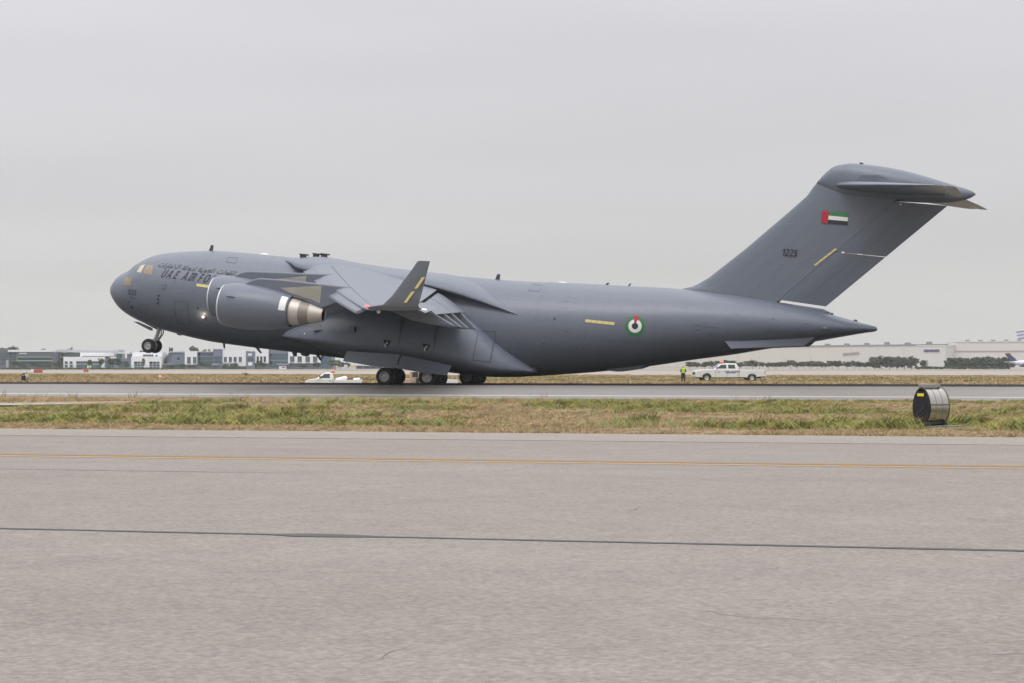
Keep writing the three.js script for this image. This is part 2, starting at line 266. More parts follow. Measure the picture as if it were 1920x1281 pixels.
// flat outlines carried onto the hull's near side
const skin = (pts, d = 0.012, sg = 1) => pts.map(([x, z]) => [x, z, sg * (hull(x, z) + d)]);
function patch(outline, d = 0.012, nx = 8, nz = 6, side = 1, fn = hull) { // bilinear quad: corners a b c d
  const [a, b, c, e] = outline, rows = [];
  for (let i = 0; i <= nx; i++) { const r = []; for (let j = 0; j <= nz; j++) { const u = i / nx, v = j / nz, x = mix(mix(a[0], b[0], u), mix(e[0], c[0], u), v), z = mix(mix(a[1], b[1], u), mix(e[1], c[1], u), v); r.push([x, z, side * (fn(x, z) + d)]); } rows.push(r); }
  return loft(rows, false, false);
}
function ribbon(pts, wid, d = 0.014, fn = hull, closed = false) { // a thin painted or grooved line following the skin
  const P = closed ? [...pts, pts[0]] : pts, G = [];
  for (let i = 0; i < P.length - 1; i++) {
    const [x0, z0] = P[i], [x1, z1] = P[i + 1], L = Math.hypot(x1 - x0, z1 - z0), nx = -(z1 - z0) / L * wid / 2, nz = (x1 - x0) / L * wid / 2, ex = (x1 - x0) / L * wid / 2, ez = (z1 - z0) / L * wid / 2;
    G.push(patch([[x0 - nx - ex, z0 - nz - ez], [x1 - nx + ex, z1 - nz + ez], [x1 + nx + ex, z1 + nz + ez], [x0 + nx - ex, z0 + nz - ez]], d + 0.0006 * (i % 3), Math.max(1, Math.ceil(L / 0.25)), 1, 1, fn));
  }
  return merge(G);
}
function disc(cx, cz, r0, r1, d, a0 = 0, a1 = Math.PI * 2, fn = hull, n = 36) { const rows = []; for (let q = 0; q <= 6; q++) { const r = mix(r0, r1, q / 6), A = []; for (let k = 0; k <= n; k++) { const a = mix(a0, a1, k / n), x = cx + r * Math.cos(a), z = cz + r * Math.sin(a); A.push([x, z, fn(x, z) + d]); } rows.push(A); } return loft(rows, false, false); }

// --- cockpit glazing
const glassTan = new THREE.MeshPhysicalMaterial({ color: lin(0.20, 0.145, 0.095), roughness: 0.12, clearcoat: 0.6, side: THREE.DoubleSide });
const glassPale = new THREE.MeshPhysicalMaterial({ color: lin(0.42, 0.36, 0.27), roughness: 0.12, clearcoat: 0.6, side: THREE.DoubleSide });
for (const sg of [1, -1]) {
  J('cockpit_window', patch([[2.45, 1.37], [2.85, 1.35], [2.89, 1.9], [2.55, 1.79]], 0.015, 8, 8, sg), glassPale);
  J('cockpit_window', patch([[3.02, 1.31], [3.74, 1.26], [3.61, 1.89], [3.02, 1.87]], 0.015, 8, 8, sg), glassTan);
  J('lower_window', patch([[1.64, 0.47], [2.30, 0.46], [2.25, 0.98], [1.57, 0.97]], 0.015, 8, 8, sg), glassTan);
  J('windshield', (() => { const rows = []; for (let i = 0; i <= 6; i++) { const x = mix(1.42, 1.86, i / 6), t = ZT(x), b = ZB(x), c = (t + b) / 2, h = (t - b) / 2, w = WD(x), r = []; for (let j = 0; j <= 6; j++) { const a = mix(0.05, 0.62, j / 6); r.push([x - 0.012, c + (h + 0.012) * Math.cos(a), sg * (w + 0.01) * Math.sin(a)]); } rows.push(r); } return loft(rows, false, false); })(), M(lin(0.03, 0.03, 0.035), 0.1));
}
// --- hull doors, hatches, ports
const outline = (name, pts, w = 0.03) => J(name, ribbon(pts, w, 0.010, hull, true), lineMat);
outline('crew_door', [[5.61, -0.12], [6.5, -0.13], [6.5, -0.8], [6.5, -1.56], [5.6, -1.47], [5.58, -0.8]], 0.028);
outline('avionics_hatch', [[3.02, -0.56], [3.58, -0.53], [3.56, -1.16], [2.94, -1.08]], 0.016);
outline('roof_hatch', [[8.26, 2.84], [8.88, 2.86], [8.98, 2.51], [8.32, 2.54]], 0.02); outline('roof_hatch', [[27.52, 3.05], [28.14, 3.06], [28.14, 2.7], [27.48, 2.67]], 0.02);
for (const [x, z, r] of [[4.46, .08, .075], [4.44, -.16, .085], [4.40, -.39, .085], [7.18, -.42, .06], [29.53, 1.2, .07], [31.03, .3, .035], [31.44, .28, .035], [30.94, -.35, .035], [31.37, -.4, .035], [2.12, -.55, .05], [2.3, -.82, .09], [2.42, -.86, .05], [1.75, -.38, .04]]) J('port', disc(x, z, 0, r, 0.013), markDark);
for (const [x, z] of [[4.92, .79], [4.87, .56]]) J('pitot_probe', tube([[x, z, hull(x, z) - 0.02], [x - 0.03, z, hull(x, z) + 0.08], [x - 0.28, z + 0.02, hull(x, z) + 0.1]], 0.022), paintDark);
J('seam', ribbon([[37.62, 1.69], [38.99, 1.65]], 0.02), lineMat); J('seam', ribbon([[32.4, 0.32], [34.2, 0.32]], 0.012), lineMat);
J('tail_sensor', new THREE.SphereGeometry(0.1, 12, 8).scale(1.4, 1, 1).translate(44.91, 2.24, hull(44.91, 2.24)), paintDark);
for (const [x, z] of [[45.0, 3.06], [46.4, 2.81]]) J('tail_sensor', rbox(0.22, 0.12, 0.12, 0.03, x, z + 0.05, 0), paintDark);
{ // lit formation light on the forward hull
  const x = 7.57, z = -0.92, w = hull(x, z);
  J('lamp_housing', new THREE.SphereGeometry(0.13, 16, 10).scale(1.3, 1, 0.6).translate(x, z, w), paintDark);
  J('lamp', new THREE.SphereGeometry(0.075, 14, 10).translate(x - 0.04, z, w + 0.075), M(lin(0.9, 0.8, 0.65), 0.3, 0, { emissive: lin(1, 0.82, 0.62), emissiveIntensity: 1.6 }));
  const pl = new THREE.PointLight(new THREE.Color(1, 0.78, 0.55), 0.55); pl.position.set(x - 0.12 - AX, z - AY, w + 0.3); pl.castShadow = true; pl.shadow.radius = 2; pl.name = 'lamp_glow'; jet.add(pl);
}
// --- access panels and stencil marks on the near side
reseed(91);
for (let k = 0; k < 34; k++) { const x = rr(8.5, 43.5), t = ZT(x), b = ZB(x), z = mix(b, t, rr(0.2, 0.86)), w = rr(0.18, 0.6), h = rr(0.14, 0.4); if (x > 11.5 && x < 28.5 && z < 2.4) continue; if (Math.abs(x - 34.3) < 1.3 && z > 0.3 && z < 2) continue; if (x > 30.8 && x < 33.6 && z > 0.9 && z < 1.7) continue; J('access_panel', ribbon([[x, z], [x + w, z], [x + w, z - h], [x, z - h]], 0.011, 0.006, hull, true), paintDark); }
for (let k = 0; k < 22; k++) { const x = rr(5, 44), z = mix(ZB(x), ZT(x), rr(0.25, 0.75)); if ((x > 12 && x < 28) || (x > 30.8 && x < 36)) continue; J('stencil_mark', ribbon([[x, z], [x + rr(0.08, 0.22), z]], 0.028, 0.006), markDark); }
// --- lettering
const font = await new FontLoader().loadAsync('fonts/droid/droid_sans_bold.typeface.json');
function glyphs(str, h, x0, z0, place, slant, d = 0.013, fn = hull, spacing = null, squeeze = 1) {
  const G = []; let cx = x0;
  [...str].forEach((ch, i) => {
    if (spacing) cx = spacing[i];
    if (ch !== ' ') {
      const g = new THREE.ShapeGeometry(font.generateShapes(ch, h * 1.38), 4); g.computeBoundingBox(); const bb = g.boundingBox, p = g.attributes.position;
      for (let k = 0; k < p.count; k++) { const lx = (p.getX(k) - bb.min.x) * squeeze, ly = p.getY(k), x = cx + lx + ly * slant, z = z0 + ly + (place ? place(x) : 0); p.setXYZ(k, x, z, fn(x, z) + d); }
      g.computeVertexNormals(); G.push(g); if (!spacing) cx += (bb.max.x - bb.min.x) * squeeze + h * 0.16;
    } else cx += h * 0.5;
  });
  return merge(G);
}
J('hull_lettering', glyphs('UAEAIRFORCE', 0.37, 0, 1.205, x => -0.012 * (x - 4.36), 0.42, 0.013, hull, [4.36, 4.74, 5.24, 5.82, 6.26, 6.44, 6.94, 7.28, 7.76, 8.18, 8.58], 0.72), markDark);
J('hull_number', glyphs('1225', 0.235, 0, -0.05, x => -0.03 * (x - 2.1), 0.1, 0.013, hull, [2.06, 2.20, 2.40, 2.60], 0.74), markDark);
for (const k of [0, 1, 2, 3]) J('small_lettering', ribbon([[2.26 + k * 0.1, -0.215 - k * 0.012], [2.32 + k * 0.1, -0.22 - k * 0.012]], 0.04, 0.013), markDark);
{ // the Arabic line, as brush strokes: [x, y] in stroke units, baseline 0, tall letters 1
  const ta = o => [[[o, .5], [o, .14], [o + .14, 0], [o + .72, 0], [o + .86, .14], [o + .86, .5]], [[o + .32, .8], [o + .40, .8]], [[o + .52, .8], [o + .60, .8]]];
  const alef = o => [[[o, 0], [o + .03, 1.05]]], loop = o => [[[o, 0], [o + .02, .4], [o + .3, .46], [o + .38, .04], [o, 0]]], dots = (o, y) => [[[o, y], [o + .08, y]], [[o + .2, y], [o + .28, y]]];
  const waw = o => [[[o + .32, .1], [o + .02, .1], [o, .42], [o + .28, .5], [o + .36, .05], [o + .1, -.35]]];
  const S = [...ta(0), ...alef(1.15), [[1.62, .42], [1.58, 0], [1.28, -.34]], [[1.86, 1.0], [1.86, 0], [2.2, 0]], ...loop(2.2), [[2.82, .95], [3.1, 0], [3.42, .08], [3.52, 1.05]], ...alef(3.86),
    ...loop(4.5), ...dots(4.52, .8), [[4.88, 0], [5.15, .02], [5.2, 1.0]], ...waw(5.5), [[6.02, 0], [6.38, 0], [6.24, .52]], [[6.38, 0], [6.66, 0], [6.7, 1.02]],
    ...loop(7.3), ...dots(7.32, .8), [[7.68, 0], [7.96, 0], [7.98, .4]], ...dots(7.8, -.3), ...waw(8.25), [[8.6, .1], [9.3, .1], [8.85, .52], [9.32, .56]], [[9.0, -.28], [9.08, -.28]], [[9.3, .1], [9.5, .02], [9.54, 1.0]], ...alef(9.86),
    ...ta(10.5), ...alef(11.66), ...waw(11.95), [[12.3, .06], [12.5, .02]], ...loop(12.46), ...dots(12.5, .8), [[12.84, .02], [13.06, .02], [13.1, 1.02]], ...alef(13.4)];
  const fx = (x, y) => [3.95 + x * 0.393 + y * 0.07, 1.845 - x * 0.0045 + y * 0.245];
  for (const [a, b] of [[-1, 4.2], [4.2, 7], [7, 10.2], [10.2, 20]]) J('arabic_word', merge(S.filter(s => s[0][0] > a && s[0][0] <= b).map(s => ribbon(s.map(([x, y]) => fx(x, y)), 0.04, 0.014))), markDark).userData.kind = 'stuff';
}
J('yellow_stripe', patch([[6.96, 0.90], [8.3, 0.86], [8.3, 1.02], [6.95, 1.06]], 0.012, 10, 2), yellowMat);
J('yellow_stripe', merge([0, 1, 2, 3, 4].map(k => patch([[31.37 + k * .35, 1.2], [31.70 + k * .35, 1.2], [31.70 + k * .35, 1.36], [31.37 + k * .35, 1.36]], 0.012, 4, 2))), yellowMat);
{ // roundel
  const r = J('roundel', disc(34.31, 1.27, 0.38, 0.575, 0.012), M(lin(0.03, 0.17, 0.06), 0.6));
  J('ring', disc(34.31, 1.27, 0.17, 0.385, 0.015), whiteMat, r); J('centre', disc(34.31, 1.27, 0, 0.185, 0.022), markDark, r);
  J('ray', disc(34.31, 1.27, 0.17, 0.585, 0.019, Math.PI / 2 - 0.30, Math.PI / 2 + 0.30), M(lin(0.42, 0.015, 0.03), 0.6), r);
}
// --- aerials
const blade = (name, x, zb, h, c, rake, th = 0.07, z0 = 0) => J(name, plate(h > 0 ? [[x, zb - 0.05], [x + c, zb - 0.05], [x + c * 0.95 + rake, zb + h], [x + c * 0.35 + rake, zb + h]] : [[x, zb + 0.05], [x + c * 0.35 + rake, zb + h], [x + c * 0.95 + rake, zb + h], [x + c, zb + 0.05]], th, z0), aerialMat);
blade('blade_aerial', 6.28, 3.13, 0.36, 0.28, 0.02); blade('blade_aerial', 24.83, 3.13, 0.34, 0.3, 0.02); blade('blade_aerial', 31.5, 3.44, 0.17, 0.2, 0.16); blade('blade_aerial', 32.9, 3.5, 0.2, 0.12, 0.14);
for (const [x, z] of [[12.72, 3.20], [13.2, 3.32], [13.72, 3.36]]) J('satellite_aerial', merge([rbox(0.34, 0.26, 0.3, 0.05, x + 0.17, z + 0.1, x < 13 ? 0.9 : 0), rbox(0.5, 0.09, 0.4, 0.03, x + 0.22, z + 0.26, x < 13 ? 0.9 : 0)]), aerialMat);
blade('blade_aerial', 7.82, -2.46, -0.3, 0.16, 0.04); blade('blade_aerial', 9.95, -2.5, -0.3, 0.25, 0.3); blade('blade_aerial', 12.4, -2.52, -0.24, 0.36, 0.02); blade('blade_aerial', 13.95, -2.53, -0.3, 0.25, 0.26);
J('belly_fairing', new THREE.SphereGeometry(0.3, 14, 8).scale(1, 0.45, 0.7).translate(13.3, -2.55, 0), paintDark); J('belly_fairing', new THREE.SphereGeometry(0.16, 14, 8).scale(1.3, 0.5, 0.7).translate(4.9, -2.2, 0), paintDark);
J('beacon', new THREE.SphereGeometry(0.13, 12, 8).scale(2.2, 0.7, 1).translate(10.0, 3.22, 0), whiteMat); J('beacon', new THREE.SphereGeometry(0.1, 12, 8).scale(3, 0.5, 1).translate(29.0, 3.34, 0), whiteMat);
J('belly_door_fairing', plate([[32.2, -1.5], [33.0, -1.50], [34.2, -1.2], [34.7, -0.96], [34, -1.0]], 1.6), paint);

// --- wing-to-hull fairing over the crown
{
  const X = [11.6, 12.4, 13.2, 14, 15, 16.5, 18.5, 20.5, 21.6, 22.6, 24, 25, 26.2, 27.2, 27.5], zt = pchip([[11.6, 3.15], [12.5, 3.27], [14, 3.46], [15, 3.40], [16.8, 3.25], [18.3, 3.19], [21, 3.17], [22, 3.15], [23.5, 3.02], [25, 2.6], [26.3, 2.0], [27.5, 1.28]]);
  const yo = pchip([[11.6, 0.9], [12.4, 1.7], [13.2, 2.7], [14, 3.35], [15, 3.5], [21.6, 3.35], [22.6, 3.25], [24, 3.1], [25, 3.0], [26.2, 2.9], [27.2, 2.8], [27.5, 2.76]]), ze = pchip([[11.6, 3.02], [12.4, 2.85], [13.2, 2.62], [14, 2.5], [15, 2.45], [18.5, 2.42], [21.6, 2.36], [22.6, 2.2], [24, 1.93], [25, 1.72], [26.2, 1.45], [27.2, 1.22], [27.5, 1.17]]);
  const rings = X.map(x => { const t = zt(x), e = ze(x), w = yo(x), R = []; for (let k = 0; k <= 40; k++) { const a = -Math.PI / 2 + Math.PI * k / 40; R.push([x, e + (t - e) * Math.pow(Math.cos(a), 0.9), w * Math.sin(a)]); } for (let k = 1; k < 20; k++) { const u = 1 - 2 * k / 20; R.push([x, e - 0.12 * (1 - u * u) ** 0.5 - 0.02, w * u]); } return R; });
  J('wing_root_fairing', loft(rings), paint);
}
// --- wings
function airfoil(n = 22) { const P = []; for (let k = 0; k <= n; k++) { const x = 0.5 * (1 + Math.cos(Math.PI * k / n)), y = 5 * (0.2969 * Math.sqrt(x) - 0.126 * x - 0.3516 * x * x + 0.2843 * x ** 3 - 0.1036 * x ** 4); P.push([x, y]); } for (let k = 1; k < n; k++) { const x = 0.5 * (1 - Math.cos(Math.PI * k / n)), y = 5 * (0.2969 * Math.sqrt(x) - 0.126 * x - 0.3516 * x * x + 0.2843 * x ** 3 - 0.1036 * x ** 4); P.push([x, -y * 0.8]); } return P; }
const AF = airfoil();
// stations: [span z, leading edge x, leading edge height, trailing edge x, trailing edge height, thickness ratio]
function aerofoilSkin(st, sg = 1) {
  const rings = st.map(([z, x0, y0, x1, y1, t]) => { const dx = x1 - x0, dy = y1 - y0, L = Math.hypot(dx, dy); const R = AF.map(([u, v]) => { const q = v * t * L; return [x0 + dx * u - dy / L * q, y0 + dy * u + dx / L * q, sg * z]; }); return sg > 0 ? R : R.slice().reverse(); });
  return loft(rings);
}
const LE = z => 14.35 + (z - 3.4) * 0.548, LEz = z => interp([[2, 2.72], [3.4, 2.58], [8.6, 2.06], [14.6, 1.5], [23, 0.93], [24.8, 0.90]], z), TE = z => 22.44 + (z - 3.4) * 0.276, TEz = z => interp([[2, 2.26], [3.4, 2.16], [18, 1.5], [24.8, 1.24]], z);
const flapX = z => 24.34 + (z - 3.4) * 0.207, flapZ = z => mix(1.07, 0.93, (z - 3.4) / 14.6);
for (const sg of [1, -1]) {
  J('wing', aerofoilSkin([2.2, 3.4, 6, 8.6, 11.5, 14.6, 18, 21, 23, 24.4, 24.8].map(z => [z, LE(z), LEz(z), TE(z), TEz(z), interp([[2, 0.125], [9, 0.115], [24.8, 0.09]], z)]), sg), paint);
  // drooped leading-edge slats, one between each pair of pylons
  for (const [a, b] of [[3.75, 7.45], [8.4, 13.4], [14.5, 23.0]]) {
    const rows = [a, mix(a, b, 0.33), mix(a, b, 0.66), b].map(z => { const x0 = 14.03 + (z - 3.6) * 0.546 + 0.004 * (z - 3.6) * Math.max(0, z - 12) * 0.2, y0 = interp([[3.6, 2.36], [8.6, 1.9], [14.6, 1.18], [23, 0.62]], z), x1 = LE(z) + 0.62, y1 = LEz(z) + interp([[3, 0.32], [14, 0.27], [24, 0.19]], z), xm = mix(x0, x1, 0.48), ym = mix(y0, y1, 0.62);
      const R = [[x0, y0, sg * z], [x0 + 0.03, y0 + 0.1, sg * z], [mix(x0, xm, 0.5), mix(y0, ym, 0.62), sg * z], [xm, ym, sg * z], [mix(xm, x1, 0.5), mix(ym, y1, 0.55), sg * z], [x1, y1, sg * z], [x1 - 0.02, y1 - 0.05, sg * z], [xm + 0.12, ym - 0.12, sg * z], [x0 + 0.12, y0 - 0.02, sg * z]]; return sg > 0 ? R.reverse() : R; });
    J('slat', toCreasedNormals(loft(rows), 0.6), paint);
  }
  // spar line seen on the upper skin
  const top = (z, f) => { const x = mix(LE(z), TE(z), f), q = 5 * (0.2969 * Math.sqrt(f) - 0.126 * f - 0.3516 * f * f + 0.2843 * f ** 3 - 0.1036 * f ** 4) * interp([[2, 0.125], [9, 0.115], [24.8, 0.09]], z) * (TE(z) - LE(z)); return [x, mix(LEz(z), TEz(z), f) + q + 0.012, sg * z]; };
  const seam = f => { const A = [], B = []; for (let k = 0; k <= 14; k++) { const z = mix(3.6, 24, k / 14); A.push(top(z, f)); B.push(top(z, f + 0.0045)); } return loft([A, B], false, false); };
  J('panel_seam', seam(0.165), lineMat);
  // flaps, aileron
  for (const [n, a, b] of [['flap', 3.6, 10.4], ['flap', 10.6, 18.0]]) J(n, aerofoilSkin([a, mix(a, b, 0.5), b].map(z => [z, TE(z) + 0.05, TEz(z) - 0.16, flapX(z), flapZ(z), 0.065]), sg), paint);
  J('aileron', aerofoilSkin([18.2, 21.3, 24.3].map(z => [z, TE(z) - 0.02, TEz(z) - 0.05, TE(z) + mix(0.95, 0.7, (z - 18) / 6), TEz(z) - 0.24, 0.12]), sg), paint);
  for (const z of [6, 10.5, 14, 18]) { // flap hinge fairings
    const x = flapX(z), y = flapZ(z), zt = interp([[6, 0.16], [10.5, 0.24], [14, 0.32], [18, 0.44]], z);
    J('flap_hinge_fairing', plate([[x - 3.4, TEz(z) - 0.25], [x - 2.5, TEz(z) - 0.62], [x - 1.3, zt + 0.06], [x, zt - 0.06], [x + 1.02, zt], [x + 0.98, zt + 0.06], [x - 0.05, y + 0.02], [x - 0.6, y + 0.18], [x - 1.6, TEz(z) - 0.12]], 0.17, sg * z, 0.05), paint);
  }
  // winglet
  { const S = [[24.7, 26.0, 1.02, 28.9, 1.18, 0.11], [24.95, 26.25, 1.06, 28.82, 1.24, 0.10], [25.1, 26.95, 1.22, 28.78, 1.34, 0.085], [25.16, 27.40, 1.7, 28.88, 1.75, 0.08], [25.3, 28.35, 3.1, 29.15, 3.15, 0.08], [25.33, 28.57, 3.48, 29.22, 3.54, 0.08], [25.34, 28.7, 3.54, 29.22, 3.56, 0.06]];
    const rings = S.map(([z, x0, y0, x1, y1, t], i) => { const L = x1 - x0, lean = i < 1 ? 0 : i < 2 ? 0.7 : 1.45; const R = AF.map(([u, v]) => { const q = v * t * L; return [x0 + L * u, mix(y0, y1, u) + q * Math.cos(lean), sg * (z - q * Math.sin(lean))]; }); return sg > 0 ? R : R.slice().reverse(); });
    J('winglet', loft(rings), paint);
    for (const [x0, z0, x1, z1] of [[28.05, 1.42, 28.42, 2.0], [28.55, 2.16, 28.9, 2.75]]) J('yellow_stripe', (() => { const o = z => sg * (mix(25.12, 25.31, clamp((z - 1.3) / 1.9)) + 0.10), d = 0.17, A = [[x0, z0, o(z0)], [x0 + d, z0 + 0.03, o(z0)]], B = [[x1, z1, o(z1)], [x1 + d, z1 + 0.03, o(z1)]]; return loft([A, B], false, false); })(), yellowMat);
    J('navigation_light', new THREE.SphereGeometry(0.065, 12, 8).scale(2.4, 0.9, 0.8).translate(26.05, 1.07, sg * 24.86), M(sg > 0 ? lin(0.5, 0.1, 0.1) : lin(0.05, 0.4, 0.15), 0.3, 0, { emissive: sg > 0 ? lin(1, 0.25, 0.25) : lin(0.2, 1, 0.4), emissiveIntensity: 0.9 }));
    J('strobe_light', new THREE.SphereGeometry(0.055, 12, 8).scale(2.6, 0.7, 0.8).translate(29.0, 1.2, sg * 24.8), M(lin(0.8, 0.8, 0.75), 0.3, 0, { emissive: lin(1, 0.95, 0.85), emissiveIntensity: 0.9 }));
    J('wing_tip_lamp', new THREE.SphereGeometry(0.1, 12, 8).translate(26.55, 0.86, sg * 24.5), whiteMat);
  }
  // engines and pylons
  for (const [z, xl, yc, out] of [[7.8, 10.38, 0.52, 0], [13.8, 13.65, 0.20, 1]]) {
    const e = new THREE.Group(); e.name = 'engine'; jet.add(e); e.position.set(xl - AX, yc - AY, sg * z); e.scale.x = 0.94;
    const turnGeo = p => lathe(p, 56).rotateZ(-Math.PI / 2);
    mesh('cowl', turnGeo([[1.0, 0.22], [1.05, 0.1], [1.13, 0.06], [1.19, 0.25], [1.235, 0.7], [1.255, 1.3], [1.245, 1.9], [1.18, 2.7], [1.06, 3.5], [0.88, 4.32], [0.845, 4.32], [0.9, 3.9]]), paint, e);
    mesh('inlet_lip', turnGeo([[0.985, 0.3], [0.99, 0.12], [1.03, 0.02], [1.075, 0.0], [1.115, 0.03], [1.14, 0.075], [1.155, 0.12]]), lipMat, e);
    mesh('inlet_duct', turnGeo([[0.985, 0.3], [0.95, 0.8], [0.98, 1.35]]), M(lin(0.3, 0.31, 0.33), 0.5), e);
    const fan = new THREE.Group(); mesh('fan', (() => { const G = [turnGeo([[0, 1.0], [0.16, 1.12], [0.28, 1.36]])]; for (let k = 0; k < 24; k++) { const b = plate([[1.26, 0.26], [1.4, 0.26], [1.46, 0.96], [1.24, 0.96]], 0.03, 0, 0.005); b.rotateX(k / 24 * Math.PI * 2); G.push(b); } G.push(new THREE.CircleGeometry(0.97, 40).rotateY(-Math.PI / 2).translate(1.52, 0, 0)); return merge(G); })(), steelDark, e);
    mesh('reverser_sleeve', (() => { const A = [], B = []; for (let k = 0; k <= 10; k++) { const a = mix(0.95, 0.02, k / 10), s0 = 1.055 - 0.0, r0 = 0.985, r1 = 0.905; A.push([3.86, r0 * 1.008 * Math.sin(a), sg * r0 * 1.008 * Math.cos(a)]); B.push([4.24, r1 * 1.01 * Math.sin(a), sg * r1 * 1.01 * Math.cos(a)]); } return loft([A, B], false, false); })(), whiteMat, e);
    const core = mesh('core_cowl', turnGeo([[0.66, 3.9], [0.74, 4.2], [0.735, 4.5], [0.66, 4.92]]), steelHot, e);
    mesh('core_band', turnGeo([[0.662, 4.9], [0.63, 5.15], [0.575, 5.5]]), steelDark, core);
    mesh('nozzle', turnGeo([[0.577, 5.48], [0.55, 5.55], [0.36, 6.3], [0.335, 6.3], [0.32, 6.1]]), steelHot, core);
    mesh('exhaust_opening', turnGeo([[0, 5.95], [0.3, 6.0], [0.325, 6.22]]), black, core);
    mesh('fan_duct', turnGeo([[0.85, 4.25], [0.87, 3.95], [0.66, 3.95]]), black, e);
    mesh('cowl_strake', plate([[0.5, 0.42], [0.75, 0.56], [1.1, 0.58], [1.32, 0.44]], 0.03, 0, 0.008).rotateX(0).applyMatrix4(new THREE.Matrix4().set(1, 0, 0, 0, 0, 0.35, 0, 0.28, 0, sg * 0.9, 0, sg * 0.72, 0, 0, 0, 1)).translate(0, 0, 0), paintDark, e);
    mesh('drain_mast', plate([[4.9, -0.78], [6.1, -0.5], [6.2, -0.62], [6.05, -0.72]], 0.12, 0, 0.02), beigeMat, e);
    // pylon
    const px = (p) => p.map(([x, y]) => [x + (out ? 0 : -3.27), y + (out ? 0 : 0.38)]);
    const py = J('pylon', plate(out ? [[14.75, 1.4], [15.26, 1.7], [15.65, 1.84], [17, 1.89], [20.25, 1.87], [21.2, 1.86], [21.8, 1.2], [20.5, 1.0], [19.55, 0.55], [19.1, 0.62], [18.4, 0.85], [17.4, 1.02], [16.4, 1.2]] : [[11.5, 1.72], [12.02, 2.03], [12.44, 2.15], [13.6, 2.22], [17.33, 2.44], [18.2, 2.46], [19.0, 1.75], [17.4, 1.5], [16.35, 0.92], [15.9, 1.0], [15.1, 1.2], [14.1, 1.36], [13.1, 1.54]], 0.44, sg * z, 0.08), paint);
    J('pylon_heat_panel', plate(out ? [[17.0, 1.42], [19.36, 1.76], [19.36, 0.8], [18.9, 0.95], [18.2, 1.08], [17.5, 1.22]] : [[14.1, 1.82], [16.05, 2.2], [16.05, 1.25], [15.5, 1.4], [14.6, 1.58]], 0.46, sg * z, 0.01), beigeMat, py);
    for (let k = 0; k < 6; k++) { const y = (out ? 1.02 : 1.46) + k * 0.105, x1 = out ? 19.3 : 16.0, x0 = x1 - (out ? 1.5 : 1.25) + k * 0.02; J('pylon_louvre', box(x1 - x0, 0.022, 0.01, (x0 + x1) / 2, y, sg * (z + 0.234)), M(lin(0.25, 0.23, 0.19), 0.7), py); }
  }
  // --- sponson
  const sx = [12.55, 12.9, 13.4, 14, 15, 16, 17, 18, 19.5, 21, 22.5, 24, 24.8, 25.4, 26, 26.8, 27.6, 28.35];
  const yo = pchip([[12.55, 2.2], [13.0, 2.62], [14, 3.2], [15, 3.75], [16, 4.2], [18, 4.75], [20, 4.92], [24, 4.92], [25, 4.7], [26, 4.15], [27, 3.4], [27.8, 2.75], [28.35, 2.2]]), zt = pchip([[12.55, -1.5], [13, -1.12], [14, -0.75], [15, -0.35], [16, 0.1], [18, 0.8], [20, 1.25], [23, 1.2], [24.6, 0.6], [25.7, -0.25], [26.5, -0.8], [28.35, -1.88]]), zb = pchip([[12.55, -1.6], [13, -1.7], [14, -1.86], [15, -2.02], [16.2, -2.18], [17.8, -2.5], [19, -2.55], [25, -2.62], [26.4, -2.55], [28.35, -2.05]]);
  J('gear_sponson', loft(sx.map(x => { const T = zt(x), B = zb(x), Y = yo(x), m = mix(B, T, 0.34), R = []; const yi = Math.max(0.4, hull(x, T) - 0.25), yb = Math.max(0.6, hull(x, Math.max(B, ZB(x) + 0.1)) - 0.5);
    for (let k = 0; k <= 14; k++) { const a = k / 14 * Math.PI / 2; R.push([x, m + (T - m) * Math.pow(Math.cos(a), 0.95), sg * (yi + (Y - yi) * Math.pow(Math.sin(a), 0.8))]); }
    for (let k = 1; k <= 10; k++) { const a = k / 10 * Math.PI / 2; R.push([x, m + (B - m) * Math.sin(a), sg * (yb + (Y - yb) * Math.pow(Math.cos(a), 0.6))]); }
    R.push([x, mix(T, B, 0.5), sg * Math.min(yi, yb)]); return sg > 0 ? R.reverse() : R; })), paint);
  // outer gear doors, hinged open along the sponson
  const dr = (q, t) => { const o = []; for (const off of [0, 0.07]) o.push(q.map(([x, z, y]) => [x, z, sg * (y + off)])); return toCreasedNormals(loft([sg > 0 ? o[0] : o[0].reverse(), sg > 0 ? o[1] : o[1].reverse()]), 0.5); };
  J('gear_door', dr([[17.83, -1.92, 4.93], [19.5, -1.84, 4.98], [21.14, -1.76, 5.0], [21.02, -2.56, 5.22], [19.5, -2.6, 5.2], [17.72, -2.52, 5.12]]), paint);
  J('gear_door', dr([[21.22, -1.80, 5.0], [22.6, -1.9, 5.0], [24.3, -2.08, 4.96], [24.14, -2.66, 5.2], [22.6, -2.66, 5.22], [21.1, -2.56, 5.24]]), paint);
  for (const [x, z, w] of [[20.2, -1.2, 0.42], [22.62, -1.16, 0.46]]) { const s = J('gear_hinge_recess', plate([[x - w / 2, z + 0.18], [x + w / 2, z + 0.14], [x + 0.06, z - 0.2], [x - 0.08, z - 0.2]], 0.05, sg * 4.93, 0.01), black); J('hinge_arm', tube([[x + 0.08, z + 0.05, sg * 4.96], [x - 0.02, z - 0.08, sg * 5.02], [x - 0.02, z - 0.24, sg * 5.0]], 0.055), strutMat, s); }
  J('air_scoop', rbox(0.36, 0.34, 0.3, 0.05, 17.9, -0.6, sg * 4.62), paint); J('scoop_opening', rbox(0.08, 0.3, 0.24, 0.02, 18.09, -0.62, sg * 4.64), black);
  J('vent_slot', plate([[15.15, -0.98], [15.85, -0.94], [15.85, -0.84]], 0.5, sg * 3.78, 0.02), aerialMat); J('marker_lamp', new THREE.SphereGeometry(0.07, 10, 8).translate(14.5, -1.25, sg * 3.42), whiteMat);
